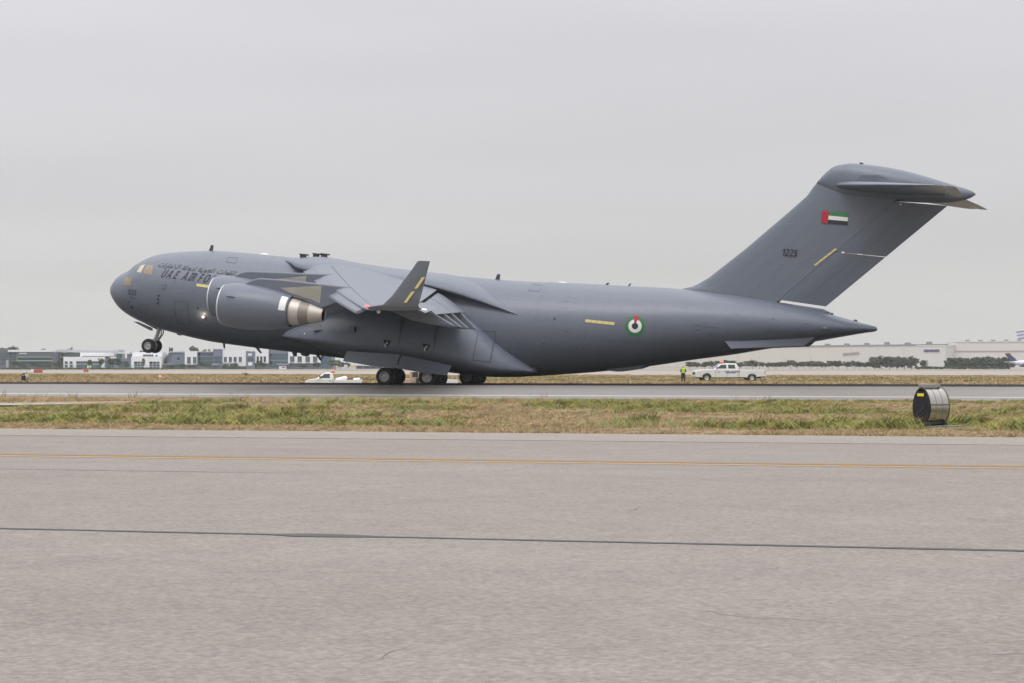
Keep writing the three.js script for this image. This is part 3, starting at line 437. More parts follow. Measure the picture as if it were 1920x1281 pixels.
  // paratroop door outlined over the sponson's tail
  // main wheels: two rows of three a side
  for (const [x, zc] of [[20.29, -3.15], [22.89, -2.91]]) {
    for (const y of [4.85, 3.85, 2.85]) {
      const w = new THREE.Group(); w.name = 'main_wheel'; jet.add(w); w.position.set(x - AX, zc - AY, sg * y);
      const s = y > 4.5 ? sg : sg;
      mesh('tyre', lathe([[0.30, -0.17], [0.40, -0.2], [0.49, -0.18], [0.53, -0.1], [0.535, 0], [0.53, 0.1], [0.49, 0.18], [0.40, 0.2], [0.30, 0.17]], 40).rotateX(Math.PI / 2), rubber, w);
      const hb = mesh('hub', lathe([[0, 0.1], [0.08, 0.12], [0.1, 0.08], [0.19, 0.06], [0.22, 0.12], [0.27, 0.17], [0.305, 0.17], [0.3, -0.17], [0.27, -0.17], [0.19, -0.06], [0, -0.1]], 32).rotateX(Math.PI / 2), hubMat, w);
    }
    J('gear_strut', merge([tube([[x + 0.1, -1.9, sg * 3.85], [x, zc, sg * 3.85]], 0.17, 12), tube([[x, zc, sg * 2.8], [x, zc, sg * 4.9]], 0.09, 10), tube([[x + 0.5, -2.2, sg * 3.5], [x + 0.05, zc + 0.1, sg * 3.5]], 0.06)]), strutMat);
  }
  // nose gear
  const nw = new THREE.Group(); nw.name = 'nose_wheel'; jet.add(nw); nw.position.set(3.1 - AX, -3.12 - AY, sg * 0.47);
  mesh('tyre', lathe([[0.24, -0.14], [0.34, -0.17], [0.42, -0.14], [0.445, -0.06], [0.445, 0.06], [0.42, 0.14], [0.34, 0.17], [0.24, 0.14]], 36).rotateX(Math.PI / 2), rubber, nw);
  mesh('hub', lathe([[0, 0.1], [0.07, 0.11], [0.09, 0.06], [0.16, 0.05], [0.19, 0.12], [0.235, 0.14], [0.24, -0.14], [0.16, -0.05], [0, -0.1]], 28).rotateX(Math.PI / 2), hubMat, nw);
  J('nose_gear_door', plate([[1.98, -1.72], [2.3, -1.70], [3.3, -1.98], [3.36, -2.14], [3.2, -2.16]], 0.06, sg * 0.62, 0.015), paint);
  // aft strakes
  J('ventral_strake', (() => { const q = [[39.42, 0.96], [44.38, 1.72], [43.78, 1.13], [39.83, 0.56]], w = [hull(39.42, 0.96) - 0.05, hull(44.38, 1.72) - 0.1, 0.95, 2.05]; const A = q.map((p, i) => [p[0], p[1], sg * (w[i] + 0.05)]), B = q.map((p, i) => [p[0], p[1] - 0.02, sg * (w[i] - 0.05)]); return toCreasedNormals(loft(sg > 0 ? [B, A] : [A, B]), 0.4); })(), paint);
}
// nose gear leg
J('nose_gear_leg', merge([tube([[3.5, -1.8, 0], [3.42, -2.3, 0], [3.14, -3.12, 0]], 0.12, 12), tube([[3.1, -3.12, -0.5], [3.1, -3.12, 0.5]], 0.07, 10), tube([[3.72, -1.9, 0.1], [3.68, -2.4, 0.1], [3.42, -2.75, 0.05]], 0.045)]), strutMat);
J('nose_gear_link', tube([[3.74, -1.95, -0.12], [3.72, -2.3, -0.12], [3.5, -2.72, -0.05]], 0.04), M(lin(0.5, 0.32, 0.28), 0.5));
// paratroop door, outlined on the hull and sponson side
{
  const side = (x, z) => { const yo = interp([[24, 4.95], [25, 4.72], [26, 4.18], [26.8, 3.58]], x), top = interp([[24.6, 0.6], [25.7, -0.25], [26.5, -0.8]], x), T = top, B = -2.62, m = mix(B, T, 0.34), yi = Math.max(0.4, hull(x, T) - 0.25); if (z > T) return hull(x, z); const cosA = clamp((z - m) / (T - m), 0, 1) ** (1 / 0.95), sinA = Math.sqrt(1 - Math.min(1, cosA * cosA)); return Math.max(hull(x, z), z < m ? yo : yi + (yo - yi) * Math.pow(sinA, 0.8)); };
  J('paratroop_door', ribbon([[25.19, 0.06], [25.47, 0.07], [25.68, 0.08], [25.89, 0.09], [26.09, 0.1], [26.08, -0.26], [26.13, -0.61], [26.24, -0.95], [26.28, -1.3], [26.29, -1.65], [25.95, -1.65], [25.58, -1.66], [25.4, -1.66], [25.41, -1.31], [25.41, -0.96], [25.38, -0.62], [25.32, -0.28]], 0.03, 0.03, side, true), lineMat);
  for (const x of [20.95, 23.1]) J('panel_seam', plate([[x, 0.4], [x + 0.02, 0.4], [x + 0.025, -1.3], [x, -1.3]], 0.6, 4.62, 0), lineMat);
}

// --- fin, rudder, bullet fairing, tailplane
function finSkin(st) { // [height, leading x, trailing x, half-thickness]
  return loft(st.map(([y, x0, x1, t, y1 = y]) => AF.map(([u, v]) => [mix(x0, x1, u), mix(y, y1, u), v * t / 0.5])));
}
{
  const hingeX = y => mix(41.99, 47.86, (y - 3.59) / 6.1), teX = y => mix(44.65, 50.74, (y - 3.5) / 6.17), leX = y => interp([[3.3, 35.6], [3.72, 36.3], [3.85, 36.75], [4.11, 37.2], [4.5, 37.73], [6.39, 39.73], [8.69, 41.97], [9.66, 42.89], [10.43, 43.33], [11.3, 44.07]], y);
  // fin ahead of the hinge: aerofoil front with a blunt rear
  const finRing = y => { const x0 = leX(y), x1 = hingeX(y), th = interp([[3.3, 0.42], [6, 0.40], [10, 0.36]], y), R = []; const n = 16; for (let k = 0; k <= n; k++) { const u = 1 - (1 - Math.cos(Math.PI / 2 * (1 - k / n))) ; const f = (1 - k / n) ** 2; R.push([mix(x0, x1, f), y, th * Math.min(1, 1.9 * Math.sqrt(f) - 0.9 * f)]); } for (let k = 1; k <= n; k++) { const f = (k / n) ** 2; R.push([mix(x0, x1, f), y, -th * Math.min(1, 1.9 * Math.sqrt(f) - 0.9 * f)]); } return R; };
  J('fin', toCreasedNormals(loft([3.0, 3.4, 3.72, 3.85, 4.11, 4.5, 5.4, 6.39, 7.5, 8.69, 9.66, 10.2, 10.7].map(finRing)), 0.7), paint);
  const rud = (a, b, n = 6) => { const rows = []; for (let k = 0; k <= n; k++) { const f = k / n, y0 = mix(a[0], b[0], f), y1 = mix(a[1], b[1], f), xh = hingeX(y0) + 0.006, xt = teX(y1), th = interp([[3, 0.412], [6, 0.395], [10, 0.355]], y0); rows.push([[xt, y1, 0.03], [mix(xh, xt, 0.5), mix(y0, y1, 0.5), th * 0.55], [xh + 0.1, y0, th], [xh, y0, th * 0.97], [xh, y0, -th * 0.97], [xh + 0.1, y0, -th], [mix(xh, xt, 0.5), mix(y0, y1, 0.5), -th * 0.55], [xt, y1, -0.03]]); } return toCreasedNormals(loft(rows), 0.5); };
  J('rudder', rud([3.60, 3.49], [6.62, 6.60]), paint); J('rudder', rud([6.645, 6.635], [9.78, 9.80]), paint);
  const side = (x, y) => interp([[3, 0.42], [6, 0.4], [10, 0.36]], y) + 0.01;
  J('rudder_seam', (() => { const A = [[hingeX(3.65) + 1.35, 3.75, 0.25], [hingeX(9.5) + 1.35, 9.5, 0.25]]; return loft([A, A.map(p => [p[0] + 0.02, p[1], p[2]])], false, false); })(), paintDark);
  J('hinge_fitting', rbox(0.18, 0.1, 0.1, 0.02, 45.35, 6.63, 0.32), whiteMat); J('hinge_fitting', rbox(0.3, 0.06, 0.1, 0.02, 46.3, 6.62, 0.22), whiteMat); J('hinge_fitting', rbox(0.14, 0.08, 0.1, 0.02, 48.3, 9.64, 0.3), whiteMat);
  J('rudder_fairing', plate([[42.0, 3.1], [42.0, 3.46], [44.5, 3.34], [44.9, 3.2], [44.7, 3.0]], 0.5, 0, 0.06), paint);
  // flag, number, stripe
  const flagQ = (x0, x1, y0, y1) => patch([[x0, y0], [x1, y0], [x1, y1], [x0, y1]], 0.012, 2, 2, 1, side);
  const fl = J('flag', flagQ(44.32, 45.43, 8.645, 8.875), M(lin(0.035, 0.19, 0.06), 0.6)); J('white_band', flagQ(44.32, 45.43, 8.42, 8.645), whiteMat, fl); J('black_band', flagQ(44.32, 45.43, 8.2, 8.42), markDark, fl); J('red_band', flagQ(43.93, 44.32, 8.2, 8.875), M(lin(0.40, 0.012, 0.025), 0.6), fl);
  J('fin_number', glyphs('1225', 0.29, 0, 6.14, null, 0.12, 0.012, side, [41.86, 42.06, 42.3, 42.54], 0.74), markDark);
  J('yellow_stripe', merge([0, 1, 2, 3, 4].map(k => { const a = k / 5, b = a + 0.185, f = q => [mix(43.76, 44.9, q), mix(5.76, 6.84, q)]; const [x0, y0] = f(a), [x1, y1] = f(b); return patch([[x0, y0], [x0 + 0.13, y0 - 0.02], [x1 + 0.13, y1 - 0.02], [x1, y1]], 0.012, 2, 2, 1, side); })), yellowMat);
  // bullet fairing
  const bt = pchip([[43.4, 10.52], [43.8, 11.05], [44.3, 11.5], [44.74, 11.64], [45.34, 11.75], [46.56, 11.73], [48, 11.61], [49.4, 11.37], [51.1, 11.0], [52.05, 10.78], [52.3, 10.66], [52.36, 10.6]]), bb = pchip([[43.4, 10.42], [44.3, 9.95], [45.24, 9.74], [48.57, 9.82], [50.8, 9.95], [51.6, 10.14], [52.1, 10.35], [52.36, 10.55]]), bw = pchip([[43.4, 0.12], [43.9, 0.3], [44.8, 0.46], [46, 0.66], [48.5, 0.74], [50.5, 0.58], [51.8, 0.3], [52.36, 0.05]]);
  J('bullet_fairing', loft(steps([[43.4, 45.2, 0.15], [45.2, 51, 0.5], [51, 52.36, 0.1]]).map(x => { const t = bt(x), b = bb(x), c = (t + b) / 2, h = (t - b) / 2, w = bw(x), R = []; for (let k = 0; k < 40; k++) { const a = k / 40 * Math.PI * 2; R.push([x, c + h * Math.cos(a), w * Math.sin(a)]); } return R; })), paint);
  J('beacon', rbox(0.22, 0.09, 0.1, 0.03, 45.8, 11.79, 0), paintDark);
  for (const sg of [1, -1]) {
    J('tailplane', aerofoilSkin([[0.4, 44.55, 10.42, 50.7, 10.36, 0.105], [1.2, 45.0, 10.42, 50.8, 10.36, 0.10], [5, 47.6, 10.35, 51.4, 10.34, 0.10], [9.3, 50.7, 10.28, 51.62, 10.31, 0.10], [9.55, 51.0, 10.28, 51.66, 10.3, 0.08]], sg), paint);
    J('elevator', aerofoilSkin([[0.75, 50.76, 10.36, 51.75, 10.3, 0.10], [5, 51.44, 10.33, 52.05, 10.3, 0.10], [9.4, 51.68, 10.3, 52.25, 10.3, 0.10]], sg), paint);
    J('tailplane_seal_plate', plate([[45.4, 10.6], [46.0, 11.1], [46.9, 11.18], [48.6, 10.72], [49.8, 10.55]], 0.08, sg * 0.66, 0.02), paint);
  }
}
// ------------------------------------------------------------------ buildings across the field
const wallWhite = M(lin(0.74, 0.74, 0.75), 0.8), wallPale = M(lin(0.46, 0.47, 0.49), 0.8), slate = M(lin(0.13, 0.14, 0.17), 0.6), slateBlue = M(lin(0.15, 0.18, 0.23), 0.5), stone = M(lin(0.26, 0.25, 0.25), 0.8);
const glassTeal = M(lin(0.055, 0.10, 0.11), 0.18, 0.1), glassBlue = M(lin(0.06, 0.10, 0.15), 0.18, 0.1), glassDark = M(lin(0.035, 0.05, 0.06), 0.2), mullion = M(lin(0.22, 0.27, 0.29), 0.5), bandLight = M(lin(0.42, 0.46, 0.47), 0.6);
const KB = 0.17273; // metres per survey unit on the office frontage, 760 m out
function office(label, u0, u1, back, build) {
  const o = thing('office_building', label, 'building', [((u0 + u1) / 2 - 960) * KB, 0, -760 - back]);
  const X = u => (u - (u0 + u1) / 2) * KB, Y = v => (692.6 - v) * KB;
  const B = (name, m, a, v0, b, v1, front = 0, deep = 14, parent = o) => mesh(name, box((b - a) * KB, Y(v0) - Y(v1), deep, (X(a) + X(b)) / 2, (Y(v0) + Y(v1)) / 2, front - deep / 2), m, parent);
  const win = (a, v0, b, v1, m = glassDark, front = 0.04, bars = 1, sill = true) => { const w = B('window', m, a, v0, b, v1, front, 0.3); for (let k = 1; k <= bars; k++) { const c = mix(a, b, k / (bars + 1)); B('mullion', mullion, c - 0.3, v0, c + 0.3, v1, front + 0.08, 0.1, w); } if (sill) B('sill', bandLight, a - 0.5, v1, b + 0.5, v1 + 0.7, front + 0.25, 0.5, w); return w; };
  const curtain = (a, v0, b, v1, m, nu, nv, front = 0.05) => { // glazed wall: panes between mullions
    for (let i = 0; i < nu; i++) for (let j = 0; j < nv; j++) { const p = mix(a, b, (i + 0.04) / nu), q = mix(a, b, (i + 0.96) / nu), s = mix(v0, v1, (j + 0.05) / nv), t = mix(v0, v1, (j + 0.95) / nv); B('pane', m, p, s, q, t, front - 0.05 + 0.02 * hash2(i, j), 0.3); }
    B('curtain_frame', mullion, a, v0, b, v1, front - 0.12, 0.5);
  };
  build(B, win, curtain); return o;
}
office('slate-walled office block with glass strips, leftmost at the picture edge', -45, 14, 6, (B, win) => { B('wall', slate, -45, 657, 14, 692.6); B('parapet', stone, -45, 655.5, 14.3, 657, 0.2); for (const v of [662, 667, 673, 680]) win(-43, v, 10, v + 3, glassTeal, 0.04, 9, false); B('entrance_bay', wallPale, 4, 675, 9, 692.6, 0.6, 1); });
office('long glass office with white roof band and dark slate fascia beside the leftmost block', 15.5, 101, 0, (B, win, curtain) => { B('wall', slate, 15.5, 660, 101, 692.6); B('roof_band', wallWhite, 15, 656.5, 96, 660, 0.6, 15); B('fascia', slate, 31, 660, 98, 667.6, 0.3, 1); for (let k = 0; k < 6; k++) B('sign_letter', wallWhite, 37 + k * 2.4, 661.4 + (k % 2) * 0.7, 38.8 + k * 2.4, 664.2 - (k % 3) * 0.4, 0.42, 0.2); curtain(17, 662, 30, 690, glassTeal, 4, 6); curtain(33, 668, 97, 676, glassTeal, 16, 2); curtain(33, 677.5, 97, 690, glassTeal, 16, 2); B('ledge', bandLight, 32, 669, 98, 670.2, 0.6, 0.8); B('ledge', bandLight, 32, 676, 98, 677.3, 0.6, 0.8); });
office('set-back office with teal glass upper floor between the glass office and white block', 101.6, 150, 9, (B, win, curtain) => { B('wall', stone, 101.6, 661, 150, 692.6); B('roof_band', wallPale, 96, 655.5, 213, 660.4, 0.5, 13); curtain(104, 661.5, 149, 669, glassTeal, 12, 1); curtain(103, 671, 112, 690, glassTeal, 3, 3); });
office('low white block with paired small windows and wide strip windows', 122, 198, -3, (B, win) => { B('wall', wallWhite, 122, 669.5, 198, 692.6, 0, 11); B('upper_storey', wallWhite, 150, 661, 213, 669.4, -3, 8); B('ledge', slate, 154, 668, 212, 669.6, -2.6, 0.5); for (const a of [124.5, 133.6]) { win(a, 677.8, a + 5.4, 682.3, glassDark, 0.05); win(a, 684.8, a + 5.4, 688.6, glassDark, 0.05); } win(146, 677.6, 166, 682, glassDark, 0.05, 4); win(146, 684, 166, 690.5, glassTeal, 0.05, 4); win(174, 677.6, 193, 682, glassDark, 0.05, 4); win(174, 684, 193, 690.5, glassTeal, 0.05, 4); });
office('dark slate block with a small teal stair tower on its roof', 199, 246.5, -1, (B, win, curtain) => { B('wall', slateBlue, 199, 672, 246.5, 692.6); B('stair_tower', glassTeal, 218, 663.6, 228.5, 672, -1, 6); B('tower_cap', wallPale, 217.4, 662.8, 229, 663.6, -0.8, 6.4); B('roof_plant', slate, 236, 663.5, 244, 671.9, -3, 5); B('roof_duct', wallPale, 241, 660, 248, 663.6, -3, 3); curtain(224, 677, 242, 690, glassTeal, 4, 2); win(202, 681, 214, 690, glassTeal, 0.05, 2); });
office('white portal-framed block with two tall dark openings', 247.5, 304, -2, (B, win, curtain) => { B('wall', wallWhite, 247.5, 668.8, 304, 692.6); B('upper_storey', wallWhite, 247.5, 660.5, 304, 668.6, -2, 10); win(268, 665, 287.5, 668.3, glassTeal, -1.9, 4, false); win(291.5, 665.4, 294.5, 668.3, glassDark, -1.9, 0, false); curtain(253, 678, 271.5, 692.4, glassTeal, 3, 3); curtain(281.5, 678, 301, 692.4, glassTeal, 3, 3); });
office('curved slate-blue block with white roof edge and one small dark window', 305, 347, 0, (B, win) => { B('wall', slateBlue, 322, 661, 347, 684); for (let k = 0; k < 8; k++) { const a = 306 + k * 2; B('curved_wall', slate, a, mix(670, 662, Math.sin((k + 0.5) / 8 * Math.PI / 2)), a + 2, 684, -0.5 - (7 - k) ** 2 * 0.08, 9); } B('plinth', glassTeal, 306, 684, 347, 692.6, -0.6, 10); B('roof_edge', wallPale, 318, 659, 347, 661, 0.4, 14); B('canopy', wallPale, 307, 682.3, 324, 683.4, 1.2, 2); win(331.5, 670.5, 337, 675.5, glassDark, 0.05, 0); });
office('narrow white block with two tall windows beside the curved slate block', 347.4, 370, -1.5, (B, win) => { B('wall', wallWhite, 347.4, 658.6, 370, 684); B('plinth', slate, 347.6, 684, 370, 692.6, -0.6, 10); win(352, 669.5, 358.5, 681.5, glassTeal, 0.05, 1); win(363, 669.5, 369, 681.5, glassTeal, 0.05, 1); });
office('blue glass office with taller slate-blue tower at its right end', 370.4, 416.5, 0, (B, win, curtain) => { B('wall', slateBlue, 370.4, 660.5, 400, 692.6); B('roof_edge', wallPale, 370.4, 659, 400, 660.5, 0.4, 14.5); curtain(371.5, 661, 399.5, 668, glassBlue, 7, 1); curtain(371.5, 669, 399.5, 683, glassTeal, 7, 2); B('tower', slateBlue, 400, 655.5, 416.5, 692.6, 0.9, 12); B('tower_cap', wallPale, 399.6, 654.2, 417, 655.5, 1.1, 12.4); curtain(401.5, 668, 415.5, 682, glassBlue, 4, 2, 0.96); B('canopy', wallPale, 395, 683, 411, 684.2, 2.6, 2); });
office('white two-storey wing with a row of four square windows', 417, 461.5, -0.5, (B, win) => { B('wall', wallWhite, 417, 656.5, 461.5, 687); B('plinth', glassTeal, 417, 687, 461.5, 692.6, -0.8, 12); for (const a of [420, 429.5, 438.5, 448]) win(a, 669.5, a + 5.4, 678.5, glassDark, 0.05, 1); B('canopy', wallPale, 418, 680, 431, 681.3, 1.4, 2); });
office('dark square-framed bay with white panels between two white wings', 462, 478, 0.6, (B, win) => { B('wall', slateBlue, 462, 659, 478, 692.6, 1.4, 12); B('panel', wallWhite, 465.5, 663, 472.5, 667.2, 1.55, 0.4); B('panel', wallWhite, 465.5, 679.5, 473.5, 686, 1.55, 0.4); win(464.5, 670.5, 475, 677.5, glassBlue, 1.45, 1, false); });
office('white wing with three narrow upright windows', 478.4, 503.5, -0.5, (B, win) => { B('wall', wallWhite, 478.4, 654, 503.5, 681.5); B('plinth', slate, 478.4, 681.5, 503.5, 692.6, -0.8, 12); for (const a of [481.5, 488, 494.5]) win(a, 668.5, a + 4.2, 679, glassDark, 0.05, 0); });
office('teal glass office block under the aircraft belly', 504, 540, 0.4, (B, win, curtain) => { B('wall', slateBlue, 504, 654, 540, 692.6); curtain(505, 663, 539, 675, glassTeal, 8, 2); curtain(505, 677, 539, 690, glassTeal, 8, 2); B('canopy', wallPale, 520, 682.5, 543, 683.7, 2, 3); });
office('white wing with four large square windows over a dark ground floor', 540.4, 601, -0.4, (B, win) => { B('wall', wallWhite, 540.4, 655, 601, 681.5); B('plinth', slate, 540.4, 681.5, 601, 692.6, -0.8, 12); for (const a of [544, 558, 573, 587]) win(a, 668.5, a + 8, 679, glassTeal, 0.05, 1); });
office('blue glass block at the right end of the office row', 601.5, 622, 0.3, (B, win, curtain) => { B('wall', slateBlue, 601.5, 660, 622, 692.6); curtain(602.5, 667, 621, 691, glassBlue, 4, 4); });
office('low blue-grey shed far behind the main wheels', 652, 760, 40, (B, win) => { B('wall', slateBlue, 652, 686.5, 760, 692.6); B('roof_edge', wallPale, 651.5, 685.6, 760.5, 686.5, 0.5, 15); for (let k = 0; k < 8; k++) win(656 + k * 13, 688, 664 + k * 13, 691, glassDark, 0.05, 1, false); });
{ const o = thing('gate_cabin', 'small white cabin with flat roof before the teal glass office', 'cabin', [(529.5 - 960) * KB * 0.96, 0, -730]); mesh('wall', box(2.2, 1.05, 2, 0, 0.525, 0), wallWhite, o); mesh('roof', box(2.4, 0.1, 2.2, 0, 1.1, 0), wallPale, o); mesh('window', box(0.8, 0.4, 0.05, 0.4, 0.65, 1.0), glassDark, o); }
{ const o = thing('utility_cabinet', 'narrow white cabinet standing alone right of the office row', 'cabinet', [(648 - 960) * KB * 0.96, 0, -730]); mesh('case', rbox(1.0, 1.35, 0.8, 0.05, 0, 0.68, 0), wallWhite, o); mesh('cap', rbox(1.12, 0.14, 0.9, 0.04, 0, 1.4, 0), wallPale, o); mesh('door', box(0.7, 0.9, 0.03, 0, 0.65, 0.41), wallPale, o); }

{ // hangars on the right, about a kilometre out
  const hw = M(lin(0.60, 0.585, 0.56), 0.85), hw2 = M(lin(0.62, 0.585, 0.555), 0.85), trim = M(lin(0.24, 0.25, 0.25), 0.7), rose = M(lin(0.42, 0.33, 0.31), 0.7), navy = M(lin(0.05, 0.055, 0.12), 0.6), faded = M(lin(0.33, 0.29, 0.27), 0.8);
  const A = [(1180 - 960) / 4400 * 1290, -1290], B = [(1770 - 960) / 4400 * 1050, -1050], L = Math.hypot(B[0] - A[0], B[1] - A[1]), turn = Math.atan2(-(B[1] - A[1]), B[0] - A[0]);
  const h = thing('hangar', 'long cream hangar with dark roof trim and faded lettering beyond the tail', 'hangar', [A[0], 0, A[1]], turn);
  mesh('wall', box(L, 10.2, 60, L / 2, 5.1, -30), hw, h); mesh('roof_trim', box(L + 0.6, 0.55, 60.6, L / 2, 10.45, -30), trim, h);
  for (let k = 0; k < 14; k++) mesh('wall_rib', box(0.5, 9.8, 0.2, L * (k + 0.5) / 14, 4.95, 0.08), hw2, h);
  for (let k = 0; k < 9; k++) mesh('roof_vent', box(1.6 + 0.8 * hash2(k, 2), 0.9 + 0.9 * hash2(k, 5), 2, L * (0.5 + 0.058 * k), 11.2, -12), trim, h);
  for (let k = 0; k < 8; k++) mesh('sign_letter', box(1.2, 1.0 + 0.3 * (k % 2), 0.12, L * 0.725 + k * 1.65, 6.3 + 0.07 * k, 0.26), faded, h);
  for (const f of [0.42, 0.53, 0.61, 0.88]) mesh('hangar_door', box(9, 5.2, 0.15, L * f, 2.6, 0.22), hw2, h);
  const o = thing('hangar_annex', 'white block with a navy sign joined between the two hangars', 'building', [(1746 - 960) / 4400 * 1040, 0, -1040], turn * 0.6);
  mesh('wall', box(14, 9.6, 12, 0, 4.8, -6), hw, o); mesh('parapet', box(14.4, 0.5, 12.4, 0, 9.85, -6), hw2, o); const sg = mesh('sign', box(8.2, 1.55, 0.15, 0.4, 7.6, 0.1), hw2, o); for (let k = 0; k < 7; k++) mesh('sign_letter', box(0.95, 1.0 + 0.25 * (k % 2), 0.1, -3.0 + k * 1.12, 7.6, 0.22), navy, sg); mesh('door', box(3, 3.4, 0.1, -3, 1.7, 0.06), trim, o);
  const g = thing('hangar', 'taller rose-cream hangar at the right picture edge', 'hangar', [(1778 - 960) / 4400 * 1045, 0, -1045], turn * 0.55);
  mesh('wall', box(140, 11.4, 60, 70, 5.7, -30), hw2, g); mesh('roof_trim', box(140.6, 0.4, 60.6, 70, 11.6, -30), hw, g); mesh('wall_band', box(140, 0.5, 0.2, 70, 7.4, 0.12), rose, g); for (let k = 0; k < 7; k++) mesh('roof_vent', box(1.4, 0.9, 2, 5 + k * 6.1, 12.1, -10), trim, g); for (let k = 0; k < 3; k++) mesh('hangar_door', box(14, 5.6, 0.15, 16 + k * 34, 2.8, 0.1), hw, g);
}
{ // airliners parked at the right edge
  const wh = M(lin(0.62, 0.62, 0.66), 0.4), nv = M(lin(0.035, 0.045, 0.10), 0.45), rd = M(lin(0.35, 0.05, 0.05), 0.5);
  const D = 700, K = D / 4400, o = thing('parked_jetliner', 'white jetliner with navy and red tail parked at the right edge', 'aircraft', [(1900 - 960) * K, 0, -D]);
  mesh('fuselage', loft([[-1.2, 0.12], [0.5, 0.5], [2.5, 0.9], [5, 1.1], [24, 1.1], [26.5, 0.85], [28, 0.3]].map(([x, r]) => { const R = []; for (let k = 0; k < 24; k++) { const a = k / 24 * Math.PI * 2; R.push([x, 1.65 + (x < 5 ? 0.10 * (5 - x) : 0) + r * Math.cos(a), r * Math.sin(a)]); } return R; })), wh, o);
  const fin = mesh('fin', plate([[-2.4, 4.6], [-0.9, 4.7], [1.4, 2.5], [-0.6, 2.3]], 0.25, 0, 0.06), nv, o); mesh('fin_tip', plate([[-2.5, 4.62], [-2.3, 4.95], [-1.0, 5.0], [-0.8, 4.68]], 0.27, 0, 0.06), rd, fin);
  mesh('tailplane', plate([[-2.2, -2.6], [-1.0, -2.6], [0.8, 0], [-1.0, 2.6], [-2.2, 2.6], [-1.2, 0]], 0.12, 0, 0.03).rotateX(Math.PI / 2).translate(0, 2.3, 0), wh, o);
  for (const s of [1, -1]) { mesh('engine', lathe([[0.2, 0], [0.5, 0.2], [0.55, 1.2], [0.5, 2.6], [0.3, 2.9]], 20).rotateZ(-Math.PI / 2).translate(2.2, 1.35, s * 1.5), nv, o); mesh('wing', plate([[10, 0], [16, 0], [14, 9], [12.4, 9]], 0.25, 0, 0.08).rotateX(s * Math.PI / 2).translate(0, 1.0, 0), wh, o); }
  for (const [x, z] of [[13, 1.2], [13, -1.2], [25, 0]]) mesh('wheel', lathe([[0, -0.15], [0.32, -0.15], [0.38, 0], [0.32, 0.15], [0, 0.15]], 20).rotateX(Math.PI / 2).translate(x, 0.38, z), rubber, o);
  for (let k = 0; k < 14; k++) mesh('cabin_window', new THREE.CircleGeometry(0.13, 10).translate(7 + k, 2.0, 1.06), glassDark, o);
  const D2 = 1500, q = thing('distant_tail', 'white airliner tail with blue streaks rising behind the rose-cream hangar', 'aircraft', [(1912 - 960) / 4400 * D2, 0, -D2]);
  const f2 = mesh('fin', plate([[-2.6, 23.2], [3.5, 23.8], [9, 9], [0, 9]], 0.5, 0, 0.1), wh, q); for (let k = 0; k < 3; k++) mesh('blue_streak', plate([[-2.0 + k * 0.4, 22.4 - k * 2.1], [3.6, 23.2 - k * 2.1], [3.8, 22.5 - k * 2.1], [-1.6 + k * 0.4, 21.6 - k * 2.1]], 0.52, 0, 0), M(lin(0.12, 0.14, 0.36), 0.5), f2);
  mesh('fuselage', lathe([[0, -8], [1.2, -5], [2.4, 2], [2.4, 30], [0.4, 38]], 24).rotateZ(-Math.PI / 2).translate(0, 7.5, 0), wh, q);
}
// ------------------------------------------------------------------ trees
const leafA = M(lin(0.060, 0.085, 0.036), 0.9), leafB = M(lin(0.085, 0.11, 0.04), 0.9), leafC = M(lin(0.075, 0.096, 0.062), 0.9), bark = M(lin(0.11, 0.085, 0.065), 0.9);
function crownGeo(s, clumps, per, size) { // unit crown: leaf-sized faces in uneven clumps inside radius 1
  reseed(s); const P = [], I = []; let n = 0;
  for (let c = 0; c < clumps; c++) {
    const a = rr(0, 6.283), e = Math.acos(rr(-0.75, 1)), R = rr(0.35, 0.86), cx = R * Math.sin(e) * Math.cos(a), cy = R * Math.cos(e), cz = R * Math.sin(e) * Math.sin(a), cr = rr(0.18, 0.36);
    for (let k = 0; k < per; k++) {
      const u = new THREE.Vector3(rr(-1, 1), rr(-1, 1), rr(-1, 1)).normalize(), r = cr * Math.cbrt(rnd()), q = [cx + u.x * r, cy + u.y * r * 0.8, cz + u.z * r];
      const t = new THREE.Vector3(rr(-1, 1), rr(-1, 1), rr(-1, 1)).normalize(), b = new THREE.Vector3().crossVectors(t, u).normalize(), z = size * rr(0.6, 1.4);
      P.push(q[0] + t.x * z, q[1] + t.y * z, q[2] + t.z * z, q[0] + b.x * z * 0.6, q[1] + b.y * z * 0.6, q[2] + b.z * z * 0.6, q[0] - t.x * z, q[1] - t.y * z, q[2] - t.z * z, q[0] - b.x * z * 0.6, q[1] - b.y * z * 0.6, q[2] - b.z * z * 0.6); I.push(n, n + 1, n + 2, n, n + 2, n + 3); n += 4;
    }
  }
  const g = new THREE.BufferGeometry(); g.setAttribute('position', new THREE.Float32BufferAttribute(P, 3)); g.setIndex(I); g.computeVertexNormals(); return g;
}
const crowns = [crownGeo(3, 42, 46, 0.09), crownGeo(8, 36, 54, 0.085), crownGeo(15, 46, 42, 0.085), crownGeo(21, 30, 60, 0.095)];
function trunkGeo(s) { reseed(s); const G = [lathe([[0.06, 0], [0.045, 0.25], [0.03, 0.6], [0.012, 0.95]], 9)]; for (let k = 0; k < 6; k++) { const a = k * 1.1 + rr(0, 0.6), y = rr(0.3, 0.6), l = rr(0.18, 0.34); G.push(tube([[0, y, 0], [Math.cos(a) * l * 0.5, y + l * 0.45, Math.sin(a) * l * 0.5], [Math.cos(a) * l, y + l * 1.1, Math.sin(a) * l]], 0.012, 5)); } return merge(G); }
const trunks = [trunkGeo(2), trunkGeo(9), trunkGeo(31)];
let treeCount = 0;
